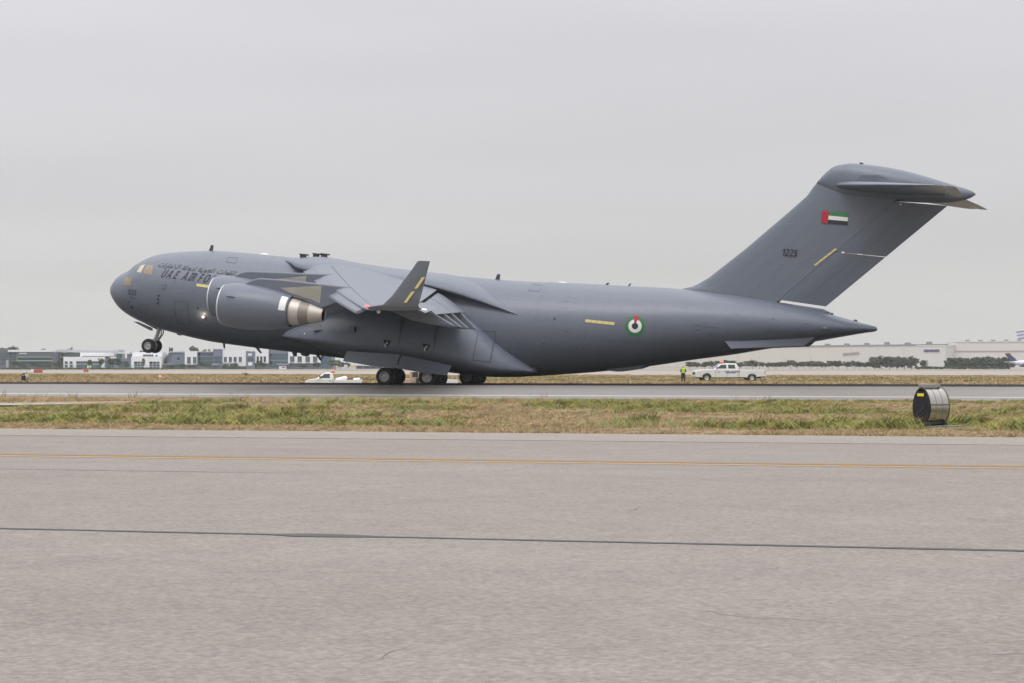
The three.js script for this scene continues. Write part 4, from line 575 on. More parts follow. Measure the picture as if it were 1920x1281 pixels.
function tree(u, vTop, wide, D, label, group, mat, lift = 0.45, name = 'tree') {
  const K = D / 4400, H = 1.65 + (683 - vTop) * K, w = wide * K / 2, k = treeCount++;
  const o = thing(name, label, name === 'tree' ? 'tree' : 'shrub', [(u - 960) * K, 0, -D], k * 1.7, group);
  const tr = mesh('trunk', trunks[k % 3], bark, o); tr.scale.set(H * 0.5, H * 0.92, H * 0.5);
  const cr = mesh('crown', crowns[k % 4], mat, o); const ry = H * (1 - lift) / 2; cr.scale.set(w * 1.2, ry * 1.22, w * 1.2); cr.position.y = H - ry;
  return o;
}
const street = 'small round street tree in the row before the offices', streetG = 'street trees before the office row';
for (const [u, v, w, m] of [[24, 678, 12, leafB], [32, 676, 14, leafB], [44, 683, 13, leafA], [62, 680, 12, leafA], [74, 683, 14, leafA], [88, 682, 14, leafC], [104, 679, 12, leafB], [112, 677, 11, leafC], [168, 675, 10, leafB], [189, 671, 12, leafB], [208, 672, 14, leafA], [222, 672, 13, leafA], [238, 679, 9, leafA], [269, 671, 7, leafB], [322, 685, 14, leafA], [343, 683, 16, leafA], [360, 685, 16, leafA], [378, 679, 17, leafA], [390, 682, 14, leafA], [424, 683, 14, leafA], [440, 681, 16, leafA], [486, 676, 14, leafA], [494, 681, 12, leafA], [567, 683, 16, leafA], [594, 680, 14, leafA]]) tree(u, v, w, 742, street, streetG, m, 0.3);
tree(629, 674, 26, 735, 'broad tan-green tree at the right end of the office row', null, leafB, 0.2); tree(648, 680, 18, 735, 'smaller green tree beside the broad tan-green one', null, leafA, 0.2);
for (const [u, v, w, l] of [[8, 652, 22, 'dark treetop over the leftmost office roof'], [24, 650.5, 22, 'wide dark treetop above the white roof band'], [81, 652, 9, 'small lone treetop above the glass office roof'], [132, 652.5, 12, 'small treetop above the set-back office roof'], [320, 651, 9, 'lone round treetop above the curved slate block'], [362, 650.5, 22, 'wide round treetop above the narrow white block'], [386, 653.5, 18, 'low wide treetop left of the slate-blue tower'], [268, 655, 12, 'spiky treetop behind the white portal-framed block']]) tree(u, v, w, 900, l, null, leafC, 0.25);
const rowG = 'trees in the row before the cream hangar', rowL = 'small dark tree in the row before the cream hangar';
for (let k = 0; k < 26; k++) tree(1290 + k * 13.4 + 5 * hash2(k, 3), 674 + 6 * hash2(k, 8), 17 + 5 * hash2(k, 12), 730 + 25 * hash2(k, 6), rowL, rowG, k % 3 ? leafC : leafA, 0.25);
const denseL = 'big dark tree in the dense clump before the hangar annex', denseG = 'dense clump left of the hangar annex';
for (let k = 0; k < 6; k++) tree(1640 + k * 14, 667 + 2.5 * hash2(k, 31), 27, 735 + 6 * (k % 2), denseL, denseG, leafC, 0.04);
for (let k = 0; k < 9; k++) tree(1784 + k * 13.5, 668.5 + 3 * hash2(k, 41), 26, 735 + 6 * (k % 2), 'big dark tree in the dense clump before the rose-cream hangar', 'dense clump right of the hangar annex', leafC, 0.04);
tree(1731, 676, 12, 735, 'small loose tree alone before the white hangar annex', null, leafA, 0.3);
for (let k = 0; k < 16; k++) tree(1722 + k * 11 - (k > 4 ? 0 : 0), 686 + 2 * hash2(k, 51), 13, 715, 'low dark shrub along the foot of the hangars', 'shrubs below the hangars', leafC, 0.02, 'shrub');
for (let k = 0; k < 30; k++) tree(2 + k * 10.6, 689 + 1.5 * hash2(k, 61), 13, 690, 'low green shrub along the fence before the offices', 'shrubs along the office fence', k % 3 ? leafA : leafB, 0.0, 'shrub');
{ // the fence line before the offices
  const o = thing('chain_link_fence', 'low grey-green fence running along before the office row', 'fence', [-110, 0, -684]), fm = M(lin(0.16, 0.19, 0.16), 0.8);
  for (let k = 0; k < 41; k++) mesh('post', new THREE.CylinderGeometry(0.06, 0.06, 1.3, 6).translate(-60 + k * 3, 0.65, 0), fm, o); for (const y of [0.25, 0.7, 1.2]) mesh('rail', box(121, 0.06, 0.05, 0, y, 0.05), fm, o);
}
// ------------------------------------------------------------------ vehicles
const carWhite = new THREE.MeshPhysicalMaterial({ color: lin(0.66, 0.66, 0.65), roughness: 0.35, clearcoat: 0.5, side: THREE.DoubleSide }), carGlass = M(lin(0.045, 0.06, 0.06), 0.08), trimDark = M(lin(0.03, 0.03, 0.032), 0.6), chrome = M(lin(0.55, 0.55, 0.56), 0.3, 0.8);
const amber = M(lin(0.75, 0.16, 0.03), 0.4, 0, { emissive: lin(1, 0.25, 0.05), emissiveIntensity: 0.55 });
function pickup(name, label, pos, turn, S) { // front at x = 0, length S.len; y up; S holds the outline stations
  const o = thing(name, label, 'pickup truck', pos, turn), w = S.width, wr = S.wheelR;
  const arch = (s, cx) => s.absarc(cx, wr, wr * 1.18, Math.PI, 0, true);
  const body = new THREE.Shape(); body.moveTo(0.04, 0.42); body.lineTo(0.0, S.hood * 0.62); body.lineTo(0.08, S.hood * 0.86); body.quadraticCurveTo(0.3, S.hood * 0.99, S.ws, S.hood); body.lineTo(S.cabEnd, S.hood * 0.99); body.lineTo(S.cabEnd, 0.40); body.lineTo(S.fw + wr * 1.18, 0.40);
  body.lineTo(S.fw + wr * 1.18, wr); body.absarc(S.fw, wr, wr * 1.18, 0, Math.PI, false); body.lineTo(S.fw - wr * 1.18, 0.42); body.closePath();
  const ex = (sh, d, z, b = 0.03) => new THREE.ExtrudeGeometry(sh, { depth: d - 2 * b, bevelEnabled: true, bevelThickness: b, bevelSize: b, bevelOffset: -b, bevelSegments: 2, curveSegments: 16 }).translate(0, 0, z - d / 2 + b);
  mesh('body', ex(body, w, 0, 0.05), carWhite, o);
  const cab = new THREE.Shape(); cab.moveTo(S.ws - 0.08, S.hood - 0.03); cab.quadraticCurveTo(S.roofA - 0.12, S.roof - 0.1, S.roofA + 0.12, S.roof - 0.02); cab.quadraticCurveTo((S.roofA + S.roofB) / 2, S.roof + 0.03, S.roofB - 0.12, S.roof - 0.01); cab.quadraticCurveTo(S.roofB, S.roof - 0.06, S.cabEnd, S.hood - 0.03); cab.closePath();
  const cg = ex(cab, w * 0.92, 0, 0.08); { const p = cg.attributes.position; for (let k = 0; k < p.count; k++) { const f = clamp((p.getY(k) - S.hood) / (S.roof - S.hood)); p.setZ(k, p.getZ(k) * (1 - 0.14 * f)); } cg.computeVertexNormals(); } const cabM = mesh('cab', cg, carWhite, o);
  const zAt = y => w * 0.46 * (1 - 0.14 * clamp((y - S.hood) / (S.roof - S.hood))) + 0.012;
  for (const q of S.windows) for (const s of [1, -1]) mesh('side_window', loft([[q[0], q[1]].map(([x, y]) => [x, y, s * zAt(y)]), [q[3], q[2]].map(([x, y]) => [x, y, s * zAt(y)])], false, false), carGlass, cabM);
  mesh('windshield', loft([[[S.ws - 0.0, S.hood + 0.06, -w * 0.36], [S.ws - 0.0, S.hood + 0.06, w * 0.36]], [[S.roofA - 0.02, S.roof - 0.1, -w * 0.33], [S.roofA - 0.02, S.roof - 0.1, w * 0.33]]], false, false).translate(-0.05, 0, 0), carGlass, cabM);
  const L = S.len, bt = S.bedTop; for (const s of [1, -1]) { const sd = new THREE.Shape(); sd.moveTo(S.cabEnd + 0.03, 0.42); sd.lineTo(S.cabEnd + 0.03, bt); sd.lineTo(L - 0.05, bt); sd.lineTo(L - 0.02, 0.5); sd.lineTo(S.rw + wr * 1.15, 0.46); sd.lineTo(S.rw + wr * 1.15, wr); sd.absarc(S.rw, wr, wr * 1.15, 0, Math.PI, false); sd.lineTo(S.rw - wr * 1.15, 0.42); sd.closePath(); mesh('bed_side', ex(sd, 0.16, s * (w / 2 - 0.08), 0.025), carWhite, o); }
  mesh('bed_floor', box(L - S.cabEnd - 0.1, 0.08, w - 0.3, (L + S.cabEnd) / 2, 0.62, 0), trimDark, o); mesh('tailgate', rbox(0.08, bt - 0.5, w - 0.3, 0.02, L - 0.06, (bt + 0.5) / 2, 0), carWhite, o);
  for (const s of [1, -1]) { mesh('tail_light', box(0.05, 0.3, 0.12, L - 0.03, bt - 0.25, s * (w / 2 - 0.04)), M(lin(0.3, 0.02, 0.02), 0.4), o); mesh('headlight', rbox(0.1, 0.16, 0.34, 0.03, 0.06, S.hood * 0.72, s * (w / 2 - 0.2)), chrome, o); mesh('mirror', rbox(0.1, 0.2, 0.16, 0.03, S.ws + 0.25, S.hood + 0.14, s * (w / 2 + 0.08)), trimDark, o); mesh('door_handle', rbox(0.14, 0.04, 0.03, 0.01, S.cabEnd - 0.28, S.hood - 0.16, s * (w / 2 + 0.015)), trimDark, o); }
  for (const x of S.doors) for (const s of [1, -1]) mesh('door_gap', box(0.018, S.hood - 0.5, 0.01, x, (S.hood + 0.45) / 2, s * (w / 2 + 0.003)), trimDark, o);
  mesh('front_bumper', rbox(0.16, 0.2, w * 0.98, 0.05, -0.02, 0.5, 0), S.bumper, o); mesh('rear_bumper', rbox(0.16, 0.18, w * 0.96, 0.05, L + 0.04, 0.5, 0), chrome, o); mesh('grille', box(0.04, 0.24, w * 0.5, 0.0, S.hood * 0.68, 0), trimDark, o); mesh('underbody', box(L - 0.6, 0.18, w * 0.6, L / 2, 0.42, 0), trimDark, o);
  for (const x of [S.fw, S.rw]) for (const s of [1, -1]) { const q = new THREE.Group(); q.name = 'wheel'; o.add(q); q.position.set(x, wr, s * (w / 2 - 0.13)); mesh('tyre', lathe([[wr * 0.6, -0.11], [wr * 0.94, -0.12], [wr, -0.07], [wr, 0.07], [wr * 0.94, 0.12], [wr * 0.6, 0.11]], 28).rotateX(Math.PI / 2), rubber, q); mesh('rim', lathe([[0, 0.05], [wr * 0.2, 0.07], [wr * 0.3, 0.03], [wr * 0.5, 0.06], [wr * 0.62, 0.11], [wr * 0.62, -0.1], [0, -0.05]], 24).rotateX(Math.PI / 2), chrome, q); }
  const lb = mesh('beacon_base', rbox(0.34, 0.06, 0.9, 0.02, S.beacon, S.roof + 0.03, 0), trimDark, o); mesh('beacon_lens', rbox(0.26, 0.14, 0.8, 0.05, S.beacon, S.roof + 0.12, 0), amber, lb);
  return o;
}
const tA = (1301 - 960) / 4400 * 220;
const truckR = pickup('pickup_truck', 'white crew-cab pickup with orange roof beacon beside the person in hi-vis', [tA, 0, -220], 0.10, { len: 6.6, width: 2.0, wheelR: 0.37, hood: 1.17, ws: 1.75, roofA: 2.4, roofB: 4.0, roof: 1.72, cabEnd: 4.1, fw: 1.05, rw: 5.35, bedTop: 1.1, beacon: 2.65, bumper: chrome, doors: [1.9, 2.98, 4.0], windows: [[[2.02, 1.24], [2.42, 1.6], [2.92, 1.6], [2.92, 1.24]], [[3.1, 1.24], [3.1, 1.6], [3.72, 1.6], [3.78, 1.24]]] });
{ const bl = M(lin(0.09, 0.08, 0.24), 0.6); for (let k = 0; k < 9; k++) mesh('door_lettering', box(0.13, 0.06 + 0.03 * (k % 3), 0.008, 2.75 + k * 0.17, 0.98 - 0.06 * (k % 2), 1.006), bl, truckR); for (let k = 0; k < 5; k++) mesh('door_lettering', box(0.16, 0.09, 0.008, 2.95 + k * 0.19, 0.84, 1.006), bl, truckR); mesh('fender_badge', box(0.22, 0.05, 0.008, 2.2, 0.92, 1.006), bl, truckR); }
const truckL = pickup('pickup_truck', 'white single-cab pickup with loaded bed, half hidden below the runway crest', [(572 - 960) / 4400 * 187, -0.62, -187], 0.06, { len: 4.6, width: 1.8, wheelR: 0.34, hood: 1.12, ws: 0.95, roofA: 1.5, roofB: 2.2, roof: 1.6, cabEnd: 2.28, fw: 0.75, rw: 3.6, bedTop: 1.02, beacon: 2.22, bumper: carWhite, doors: [1.05, 2.2], windows: [[[1.12, 1.17], [1.55, 1.5], [1.98, 1.5], [1.98, 1.17]]] });
{ // load lying in the bed of the single-cab pickup
  const at = (x, y, z) => [(572 - 960) / 4400 * 187 + x * Math.cos(0.06), -0.62 + y, -187 - x * Math.sin(0.06) + z];
  const sack = (l, w, h, s) => { const g = new RoundedBoxGeometry(l, h, w, 8, h * 0.32), p = g.attributes.position; for (let k = 0; k < p.count; k++) { const x = p.getX(k), y = p.getY(k), z = p.getZ(k), q = (fbm(x * 3 + s, z * 3 + 4, 3) - 0.5) * 0.22, r = (fbm(y * 6 + s * 3, z * 4, 3) - 0.5) * 0.1; p.setXYZ(k, x + r - 0.25 * (y > 0 ? y : 0) * (s % 2 ? 1 : -1), y + (y > 0 ? q - 0.12 * x * (s % 2 ? -1 : 1) : 0), z); } g.computeVertexNormals(); return g; };
  tag(mesh('tarpaulin_bundle', sack(0.95, 1.3, 0.5, 1), whiteMat), 'large white tarpaulin bundle behind the cab of the single-cab pickup', 'bundle').position.set(...at(2.95, 0.98, 0.1));
  tag(mesh('brown_sack', sack(0.45, 1.2, 0.42, 4), M(lin(0.16, 0.07, 0.05), 0.9)), 'dark brown sack between white bundles in the pickup bed', 'sack').position.set(...at(3.58, 1.0, 0.25));
  tag(mesh('tarpaulin_bundle', sack(0.6, 1.2, 0.36, 7), whiteMat), 'smaller white bundle at the tailgate of the single-cab pickup', 'bundle').position.set(...at(4.1, 0.95, 0.1));
}
{ // small service vehicles seen between the main wheels
  const tan = M(lin(0.42, 0.30, 0.22), 0.6), D = 186, o = thing('tow_tractor', 'tan tow tractor with curved mudguard seen between the main wheels', 'tractor', [(754 - 960) / 4400 * D, -0.62, -D], 0.1);
  mesh('chassis', rbox(1.7, 0.35, 1.1, 0.06, 0.8, 0.5, 0), tan, o); mesh('bonnet', rbox(0.7, 0.5, 0.9, 0.08, 0.4, 0.9, 0), tan, o); mesh('cab', merge([rbox(0.75, 0.9, 1.0, 0.06, 1.0, 1.25, 0)]), tan, o); mesh('cab_window', box(0.45, 0.4, 0.02, 1.0, 1.45, 0.515), carGlass, o); mesh('seat', rbox(0.25, 0.5, 0.5, 0.05, 1.2, 0.95, 0.45), trimDark, o);
  for (const [x, r] of [[0.42, 0.3], [1.35, 0.3]]) for (const s of [1, -1]) { const q = new THREE.Group(); q.name = 'wheel'; o.add(q); q.position.set(x, r, s * 0.55); mesh('tyre', lathe([[r * 0.5, -0.1], [r * 0.95, -0.1], [r, 0], [r * 0.95, 0.1], [r * 0.5, 0.1]], 22).rotateX(Math.PI / 2), rubber, q); mesh('rim', lathe([[0, 0.05], [r * 0.5, 0.08], [r * 0.5, -0.08], [0, -0.05]], 18).rotateX(Math.PI / 2), chrome, q); mesh('mudguard', (() => { const A = [], B = []; for (let k = 0; k <= 12; k++) { const a = Math.PI * (0.05 + 0.9 * k / 12); A.push([0.4 * Math.cos(a), 0.4 * Math.sin(a), -0.14]); B.push([0.4 * Math.cos(a), 0.4 * Math.sin(a), 0.14]); } return loft([A, B], false, false); })(), M(lin(0.38, 0.34, 0.30), 0.6), q); }
  const c = thing('service_cart', 'small white service cart glimpsed behind the rear gear door', 'cart', [(838 - 960) / 4400 * D, -0.62, -D], 0.1);
  mesh('body', rbox(0.85, 0.6, 0.9, 0.06, 0.43, 0.75, 0), carWhite, c); mesh('roof', rbox(0.8, 0.06, 0.9, 0.02, 0.43, 1.42, 0), carWhite, c); for (const x of [0.1, 0.76]) for (const z of [0.4, -0.4]) mesh('post', new THREE.CylinderGeometry(0.025, 0.025, 0.5, 6).translate(x, 1.2, z), chrome, c); mesh('chassis', box(0.9, 0.12, 0.8, 0.43, 0.42, 0), trimDark, c); for (const x of [0.15, 0.72]) for (const z of [0.42, -0.42]) mesh('wheel', lathe([[0, -0.07], [0.2, -0.07], [0.22, 0], [0.2, 0.07], [0, 0.07]], 18).rotateX(Math.PI / 2).translate(x, 0.22, z), rubber, c);
}
// ------------------------------------------------------------------ the person beside the crew-cab pickup, back to the camera
function bodyMesh(bones, lo, hi, res, k = 0.035) { // tapered capsules joined by a smooth minimum
  const mc = new MarchingCubes(res, rubber, false, false, 60000), S = Math.max(hi[0] - lo[0], hi[1] - lo[1], hi[2] - lo[2]) / 2, C = [0, 1, 2].map(i => (lo[i] + hi[i]) / 2), hs = res / 2;
  for (let z = 0; z < res; z++) for (let y = 0; y < res; y++) for (let x = 0; x < res; x++) {
    const p = [C[0] + (x - hs) / hs * S, C[1] + (y - hs) / hs * S, C[2] + (z - hs) / hs * S]; let d = 9;
    for (const [a, ra, b, rb, sz = 1] of bones) { const ab = [b[0] - a[0], b[1] - a[1], b[2] - a[2]], ap = [p[0] - a[0], p[1] - a[1], p[2] - a[2]], t = clamp((ap[0] * ab[0] + ap[1] * ab[1] + ap[2] * ab[2]) / (ab[0] ** 2 + ab[1] ** 2 + ab[2] ** 2 + 1e-9)); const q = Math.hypot(ap[0] - ab[0] * t, ap[1] - ab[1] * t, (ap[2] - ab[2] * t) * sz) - mix(ra, rb, t); const h = Math.max(k - Math.abs(d - q), 0) / k; d = Math.min(d, q) - h * h * k * 0.25; }
    mc.field[res * res * z + res * y + x] = -d;
  }
  mc.isolation = 0; mc.update(); const n = mc.count, g = new THREE.BufferGeometry();
  g.setAttribute('position', new THREE.BufferAttribute(mc.positionArray.slice(0, n * 3), 3)); g.setAttribute('normal', new THREE.BufferAttribute(mc.normalArray.slice(0, n * 3), 3)); g.deleteAttribute('normal'); const q = mergeVertices(g, 1e-5); q.computeVertexNormals(); return q.scale(S, S, S).translate(...C);
}
{
  const D = 207, o = thing('person', 'person in lime hi-vis vest and dark trousers standing left of the crew-cab pickup', 'person', [(1281 - 960) / 4400 * D, 0, -D], 0.2);
  const skinM = M(lin(0.36, 0.22, 0.16), 0.6), trouser = M(lin(0.03, 0.032, 0.042), 0.85), vest = M(lin(0.42, 0.62, 0.05), 0.7), shirt = M(lin(0.08, 0.11, 0.05), 0.85), boot = M(lin(0.03, 0.025, 0.02), 0.8);
  const arm = s => [[[s * 0.17, 1.22, 0], 0.055, [s * 0.24, 1.0, 0.02], 0.045], [[s * 0.24, 1.0, 0.02], 0.044, [s * 0.10, 0.95, -0.14], 0.034], [[s * 0.10, 0.95, -0.14], 0.034, [s * 0.05, 0.96, -0.18], 0.03], ...[0, 1, 2, 3].map(f => [[s * 0.05, 0.975 - f * 0.018, -0.185], 0.011, [s * 0.005, 0.975 - f * 0.018, -0.205], 0.009]), [[s * 0.07, 0.99, -0.17], 0.012, [s * 0.04, 1.015, -0.19], 0.01]];
  const legs = s => [[[s * 0.085, 0.78, 0], 0.1, [s * 0.11, 0.43, 0.0], 0.07], [[s * 0.11, 0.43, 0], 0.068, [s * 0.13, 0.07, 0.02], 0.045], [[s * 0.13, 0.045, 0.03], 0.042, [s * 0.145, 0.035, -0.13], 0.036]];
  const torso = [[[0, 0.82, 0], 0.135, [0, 1.05, 0], 0.135, 1.3], [[0, 1.05, 0], 0.14, [0, 1.2, 0.01], 0.13, 1.35], [[-0.12, 1.23, 0], 0.07, [0.12, 1.23, 0], 0.07]];
  const head = [[[0, 1.25, 0], 0.05, [0, 1.36, -0.01], 0.05], [[0, 1.40, -0.01], 0.082, [0, 1.44, 0], 0.088], [[0, 1.39, -0.085], 0.014, [0, 1.375, -0.1], 0.014], [[-0.088, 1.405, 0], 0.018, [0.088, 1.405, 0], 0.018]];
  mesh('body', bodyMesh([...torso, ...head, ...legs(1), ...legs(-1), ...arm(1), ...arm(-1)], [-0.5, -0.02, -0.4], [0.5, 1.56, 0.4], 96, 0.03), skinM, o);
  mesh('trousers', bodyMesh([...legs(1).slice(0, 2), ...legs(-1).slice(0, 2), [[0, 0.84, 0], 0.14, [0, 0.78, 0], 0.14, 1.25]].map(b => [b[0], b[1] + 0.014, b[2], b[3] + 0.016, b[4]]), [-0.5, -0.02, -0.4], [0.5, 1.1, 0.4], 64, 0.03), trouser, o);
  mesh('boots', bodyMesh([...legs(1).slice(2), ...legs(-1).slice(2)].map(b => [b[0], b[1] + 0.012, b[2], b[3] + 0.012]), [-0.3, -0.05, -0.25], [0.3, 0.3, 0.2], 40, 0.02), boot, o);
  mesh('vest', bodyMesh([...torso.map(b => [b[0], b[1] + 0.018, b[2], b[3] + 0.018, b[4]])], [-0.4, 0.6, -0.3], [0.4, 1.4, 0.3], 56, 0.03), vest, o);
  mesh('sleeves', merge([1, -1].map(s => bodyMesh(arm(s).slice(0, 2).map(b => [b[0], b[1] + 0.012, b[2], b[3] + 0.012]), [-0.4, 0.8, -0.3], [0.4, 1.4, 0.3], 48, 0.02))), shirt, o);
  mesh('cap', merge([new THREE.SphereGeometry(0.1, 20, 10, 0, 6.3, 0, 1.5).translate(0, 1.435, 0), rbox(0.13, 0.014, 0.1, 0.005, 0, 1.45, -0.12)]), vest, o);
}
// ------------------------------------------------------------------ airfield signs and markers
function drumSign(label, pos, turn) {
  const o = thing('airfield_sign', label, 'sign', pos, turn), H = 0.95, oval = (f, n = 40) => { const P = []; for (let k = 0; k < n; k++) { const a = k / n * Math.PI * 2, y = Math.cos(a), x = Math.sin(a); P.push([x * 0.29 * f * (1 - 0.12 * y) , 0.56 + y * 0.475 * f]); } return P; };
  const sh = new THREE.Shape(oval(1).map(p => new THREE.Vector2(...p))), hole = new THREE.Path(); hole.absellipse(0, 0.955, 0.1, 0.022, 0, 6.283, false); sh.holes.push(hole);
  const cap = () => new THREE.ExtrudeGeometry(sh, { depth: 0.035, bevelEnabled: true, bevelSize: 0.012, bevelThickness: 0.012, bevelOffset: -0.012, bevelSegments: 2, curveSegments: 12 }).rotateY(-Math.PI / 2);
  const plateM = M(lin(0.010, 0.010, 0.014), 0.8), mirror = M(lin(0.46, 0.44, 0.40), 0.26, 0.9), strap = M(lin(0.14, 0.13, 0.11), 0.5, 0.4);
  const e = mesh('end_plate', cap().translate(0.0, 0, 0), plateM, o); mesh('yellow_label', box(0.006, 0.075, 0.22, -0.062, 0.845, 0), M(lin(0.78, 0.66, 0.02), 0.5), e);
  mesh('cable', tube([[-0.07, 0.26, -0.17], [-0.08, 0.35, -0.1], [-0.075, 0.5, 0.08], [-0.07, 0.6, 0.14]], 0.005, 6), strap, o); mesh('cable', tube([[-0.07, 0.2, -0.15], [-0.08, 0.3, 0.02], [-0.07, 0.4, 0.1]], 0.004, 6), strap, o);
  for (const [a, b] of [[0.02, 0.25], [0.26, 0.50], [0.51, 0.75]]) mesh('face_panel', loft([a, b].map(x => oval(x > 0.5 ? 0.97 : 0.97).map(p => [x, p[1], -p[0]])), true, false), mirror, o);
  for (const x of [0.255, 0.505]) mesh('panel_seam', loft([x - 0.008, x + 0.008].map(q => oval(0.976).map(p => [q, p[1], -p[0]])), true, false), strap, o);
  mesh('rear_plate', cap().translate(0.79, 0, 0), strap, o); mesh('edge_strip', loft([[0.02, 0.60], [0.75, 0.60]].map(([x, y]) => [[x, y, 0.289], [x, y - 0.035, 0.291]]), false, false), strap, o);
  mesh('top_plate', rbox(0.62, 0.10, 0.26, 0.02, 0.36, 1.08, -0.05), M(lin(0.26, 0.24, 0.22), 0.7), o); mesh('lamp_bracket', merge([rbox(0.06, 0.2, 0.06, 0.015, 0.68, 1.12, 0), rbox(0.1, 0.1, 0.1, 0.03, 0.71, 1.22, 0)]), M(lin(0.2, 0.13, 0.08), 0.6), o);
  mesh('foot', rbox(0.12, 0.14, 0.5, 0.02, 0.02, 0.06, 0), trimDark, o); mesh('foot', rbox(0.12, 0.14, 0.46, 0.02, 0.7, 0.06, 0), trimDark, o); mesh('base_rail', rbox(0.75, 0.07, 0.32, 0.015, 0.38, 0.10, 0), trimDark, o);
  return o;
}
const nearSign = drumSign('black-ended drum-shaped sign with yellow label standing in the weeds at right', [(1729 - 960) / 4400 * 61.6, 0.0, -61.6], 0.70);
tag(mesh('ground_conduit', tube([[-0.2, -0.01, 0.35], [0.1, 0.01, 0.3], [0.45, 0.02, 0.3], [0.85, -0.01, 0.2]].map(p => [10.95 + p[0], 0.03 + p[1], -61.1 + p[2]]), 0.016, 8), M(lin(0.2, 0.23, 0.18), 0.9)), 'pale green conduit pipe on the ground below the drum-shaped sign', 'pipe');
const farSign = copyOf(nearSign, 'small dark drum-shaped sign at far left beyond the runway', [(44 - 960) / 4400 * 214, 0, -214], 1.25); farSign.scale.setScalar(0.76);
{
  const red = M(lin(0.36, 0.09, 0.07), 0.7), orange = M(lin(0.62, 0.16, 0.07), 0.6), P = (u, D) => [(u - 960) / 4400 * D, 0, -D];
  const b = thing('barricade', 'red and white water-filled barricade at far left of the field', 'barricade', P(68.5, 450)); for (let k = 0; k < 4; k++) mesh('segment', rbox(0.54, 0.62, 0.35, 0.06, -0.82 + k * 0.55, 0.31, 0), k === 0 ? whiteMat : red, b); mesh('rail', rbox(2.2, 0.1, 0.1, 0.03, 0, 0.7, 0), red, b);
  const s = thing('field_sign', 'square red sign panel on two legs in front of the low white block', 'sign', P(161, 450)); mesh('panel', rbox(0.95, 0.55, 0.12, 0.03, 0, 0.45, 0), red, s); for (const x of [-0.35, 0.35]) mesh('leg', new THREE.CylinderGeometry(0.04, 0.04, 0.3, 8).translate(x, 0.12, 0), trimDark, s);
  const c = thing('edge_marker', 'orange and white cone marker on the perimeter track', 'marker', P(300, 258)); c.scale.setScalar(1.35); mesh('cone', lathe([[0.16, 0], [0.12, 0.12], [0.06, 0.42], [0, 0.43]], 18), orange, c); mesh('white_band', lathe([[0.108, 0.19], [0.083, 0.31]], 18), whiteMat, c); mesh('foot', rbox(0.4, 0.04, 0.4, 0.015, 0, 0.02, 0), orange, c);
  const w = thing('light_fixture', 'dark low airfield light fixture in the grass below the forward hull', 'light fixture', P(461, 310)); mesh('stand', lathe([[0.12, 0], [0.06, 0.1], [0.05, 0.3]], 12), trimDark, w); mesh('head', new THREE.SphereGeometry(0.2, 14, 10).scale(1.3, 0.6, 1).translate(0, 0.4, 0), M(lin(0.12, 0.10, 0.09), 0.6), w); mesh('arm', tube([[-0.6, 0.5, 0], [0, 0.4, 0], [0.5, 0.28, 0]], 0.045), M(lin(0.16, 0.13, 0.11), 0.7), w);
}
// ------------------------------------------------------------------ grass and weeds
function tuft(s, n, h, wid, spread, bend) { reseed(s); const P = [], I = []; let k = 0; for (let i = 0; i < n; i++) { const a = rr(0, 6.283), r = spread * Math.sqrt(rnd()), x = Math.cos(a) * r, z = Math.sin(a) * r, hh = h * rr(0.5, 1), b = rr(0, 6.283), bx = Math.cos(b) * bend * hh, bz = Math.sin(b) * bend * hh, w = wid * rr(0.6, 1.2), px = -Math.sin(b + 1) * w, pz = Math.cos(b + 1) * w; P.push(x - px, 0, z - pz, x + px, 0, z + pz, x + bx * 0.4 + px * 0.9, hh * 0.6, z + bz * 0.4 + pz * 0.9, x + bx * 0.4 - px * 0.9, hh * 0.6, z + bz * 0.4 - pz * 0.9, x + bx, hh, z + bz); I.push(k, k + 1, k + 2, k, k + 2, k + 3, k + 3, k + 2, k + 4); k += 5; } const g = new THREE.BufferGeometry(); g.setAttribute('position', new THREE.Float32BufferAttribute(P, 3)); g.setIndex(I); g.computeVertexNormals(); return g; }
function scatter(name, label, cat, geo, m, spots) {
  const im = new THREE.InstancedMesh(geo, m, spots.length), q = new THREE.Quaternion(), mt = new THREE.Matrix4(), up = new THREE.Vector3(0, 1, 0);
  spots.forEach(([x, y, z, s, sy, c], k) => { q.setFromAxisAngle(up, k * 2.4); mt.compose(new THREE.Vector3(x, y, z), q, new THREE.Vector3(s, sy, s)); im.setMatrixAt(k, mt); im.setColorAt(k, c); });
  im.name = name; im.castShadow = im.receiveShadow = true; im.userData = { kind: 'stuff', label, category: cat }; scene.add(im); return im;
}
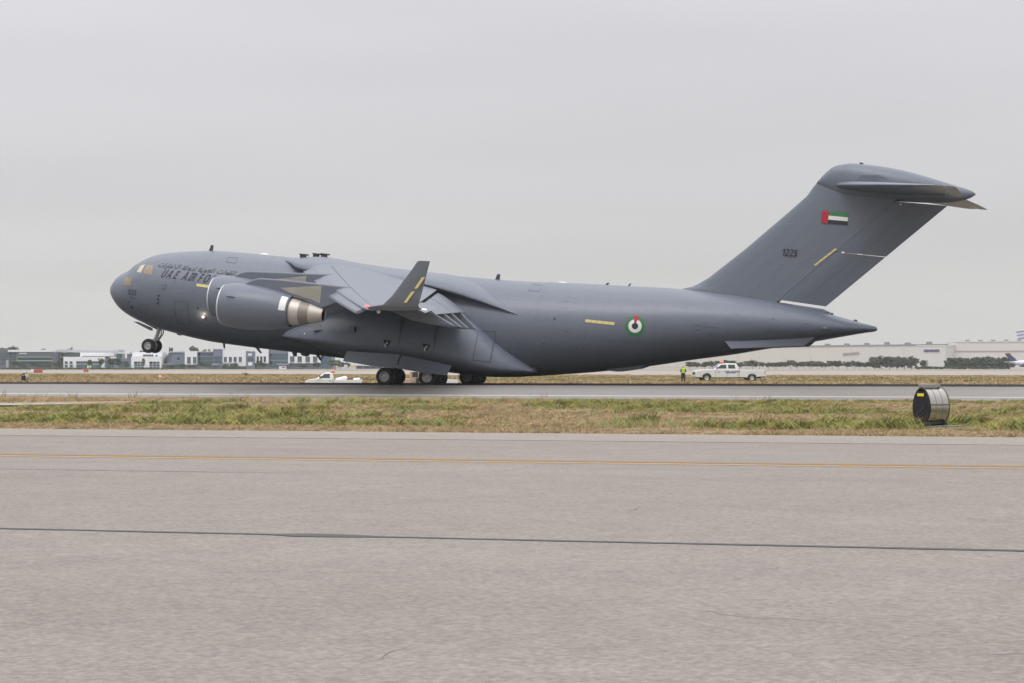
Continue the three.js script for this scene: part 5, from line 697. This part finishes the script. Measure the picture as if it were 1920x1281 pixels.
{
  reseed(77); const dry = [], wet = [], tall = [];
  const tRange = n => [(-0.2182 * CP - SP) / (CP - 0.2182 * SP), 0]; // view edges
  for (let k = 0; k < 150000; k++) {
    const n = 53.9 + 53 * Math.pow(rnd(), 1.15), tl = -0.60 * n - 6, tr = -0.03 * n + 5, t = rr(tl, tr), g = greenness(t, n);
    if (n > 76 && t < -43 && n < 97 && n > 77 + (t + 62) * 0.2 && n < 83.5 + (t + 62) * 0.75) continue;
    const [x, y, z] = W(t, -0.02, n);
    if (Math.hypot(x - 11.3, z + 61.6) < 1.1 || (Math.abs(x - 11.3) < 0.8 && z > -62 && z < -58.5)) { if (rnd() < 0.4) dry.push([x, y, z, 0.7, 0.4, lin(0.36, 0.28, 0.16)]); continue; }
    const clump = 0.5 + 0.95 * sstep(0.3, 0.75, fbm(t * 0.9 + 3, n * 0.55, 3));
    if (rnd() < g * 0.9) { const s = rr(0.6, 1.5) * (n < 74 ? 1 : 0.75) * clump, f = rr(0.7, 1.35); wet.push([x, y, z, s, s * rr(0.45, 1.0), lin(0.225 * f * rr(0.8, 1.3), 0.23 * f, 0.07 * f)]); }
    else if (rnd() < 0.55 + 0.35 * vnoise(t * 0.8, n * 0.8)) { const f = rr(0.65, 1.25), r = rnd(); dry.push([x, y, z, rr(0.5, 1.2), rr(0.3, 1.1) * (0.35 + clump * 0.7), r < 0.16 ? lin(0.195 * f, 0.195 * f, 0.08 * f) : lin(0.42 * f, 0.31 * f, 0.18 * f)]); }
  }
  for (let k = 0; k < 170; k++) { const n = rnd() < 0.55 ? rr(102, 107) : rr(60, 102), t = rr(-0.6 * n, 2); const [x, y, z] = W(t, 0, n), s = rr(1, 2.2); if (vnoise(t * 0.35, n * 0.2) > 0.5) tall.push([x, y, z, s * 0.8, s * 0.8, lin(0.22 * rr(0.7, 1.3), 0.22 * rr(0.7, 1.2), 0.09)]); }
  for (const [t, n, c, r] of [[-33.6, 98, 80, 2.6], [-31, 96, 120, 4], [-25.5, 96, 110, 3.2], [-15, 59.5, 26, 0.6], [-19.5, 59.2, 22, 0.5], [-13.2, 60.2, 40, 1.0], [-38.5, 101, 40, 1.4]]) for (let k = 0; k < c; k++) { const a = rr(0, 6.28), q = r * Math.sqrt(rnd()), [x, y, z] = W(t + q * Math.cos(a) * 1.6, 0, n + q * Math.sin(a)), s = rr(0.7, 1.5); tall.push([x, y, z, s, s * 0.75, lin(0.30 * rr(0.7, 1.3), 0.30 * rr(0.7, 1.3), 0.12)]); }
  const blade = M(lin(1, 1, 1), 0.95);
  scatter('dry_grass', 'dry straw-coloured grass covering the verge', 'grass', tuft(5, 16, 0.10, 0.007, 0.13, 1.3), blade, dry);
  scatter('green_weeds', 'green leafy weeds growing in bands on the verge', 'weeds', tuft(12, 28, 0.20, 0.011, 0.18, 0.9), blade, wet);
  scatter('tall_weeds', 'tall thin weed stalks standing above the verge', 'weeds', tuft(19, 10, 0.30, 0.006, 0.14, 0.7), blade, tall);
  const far = []; for (let k = 0; k < 26000; k++) { const n = rr(186, 330), t = rr(-0.66 * n, 0.05 * n), b = fbm(t * 0.018 + 40, n * 0.05 + 11, 4), g = n < 240 ? sstep(0.45, 0.58, b) : 0.4 * sstep(0.5, 0.62, b); if (n > 235 && n < 247) continue; const [x, y, z] = W(t, groundY(n), n), f = rr(0.7, 1.3); far.push([x, y, z, rr(1.5, 3.2), rr(0.7, 1.8), rnd() < g ? lin(0.16 * f, 0.175 * f, 0.053 * f) : lin(0.37 * f, 0.275 * f, 0.15 * f)]); }
  scatter('far_grass', 'mixed dry and green grass beyond the runway', 'grass', tuft(25, 14, 0.16, 0.014, 0.2, 0.6), blade, far);
}

renderer.render(scene, camera);
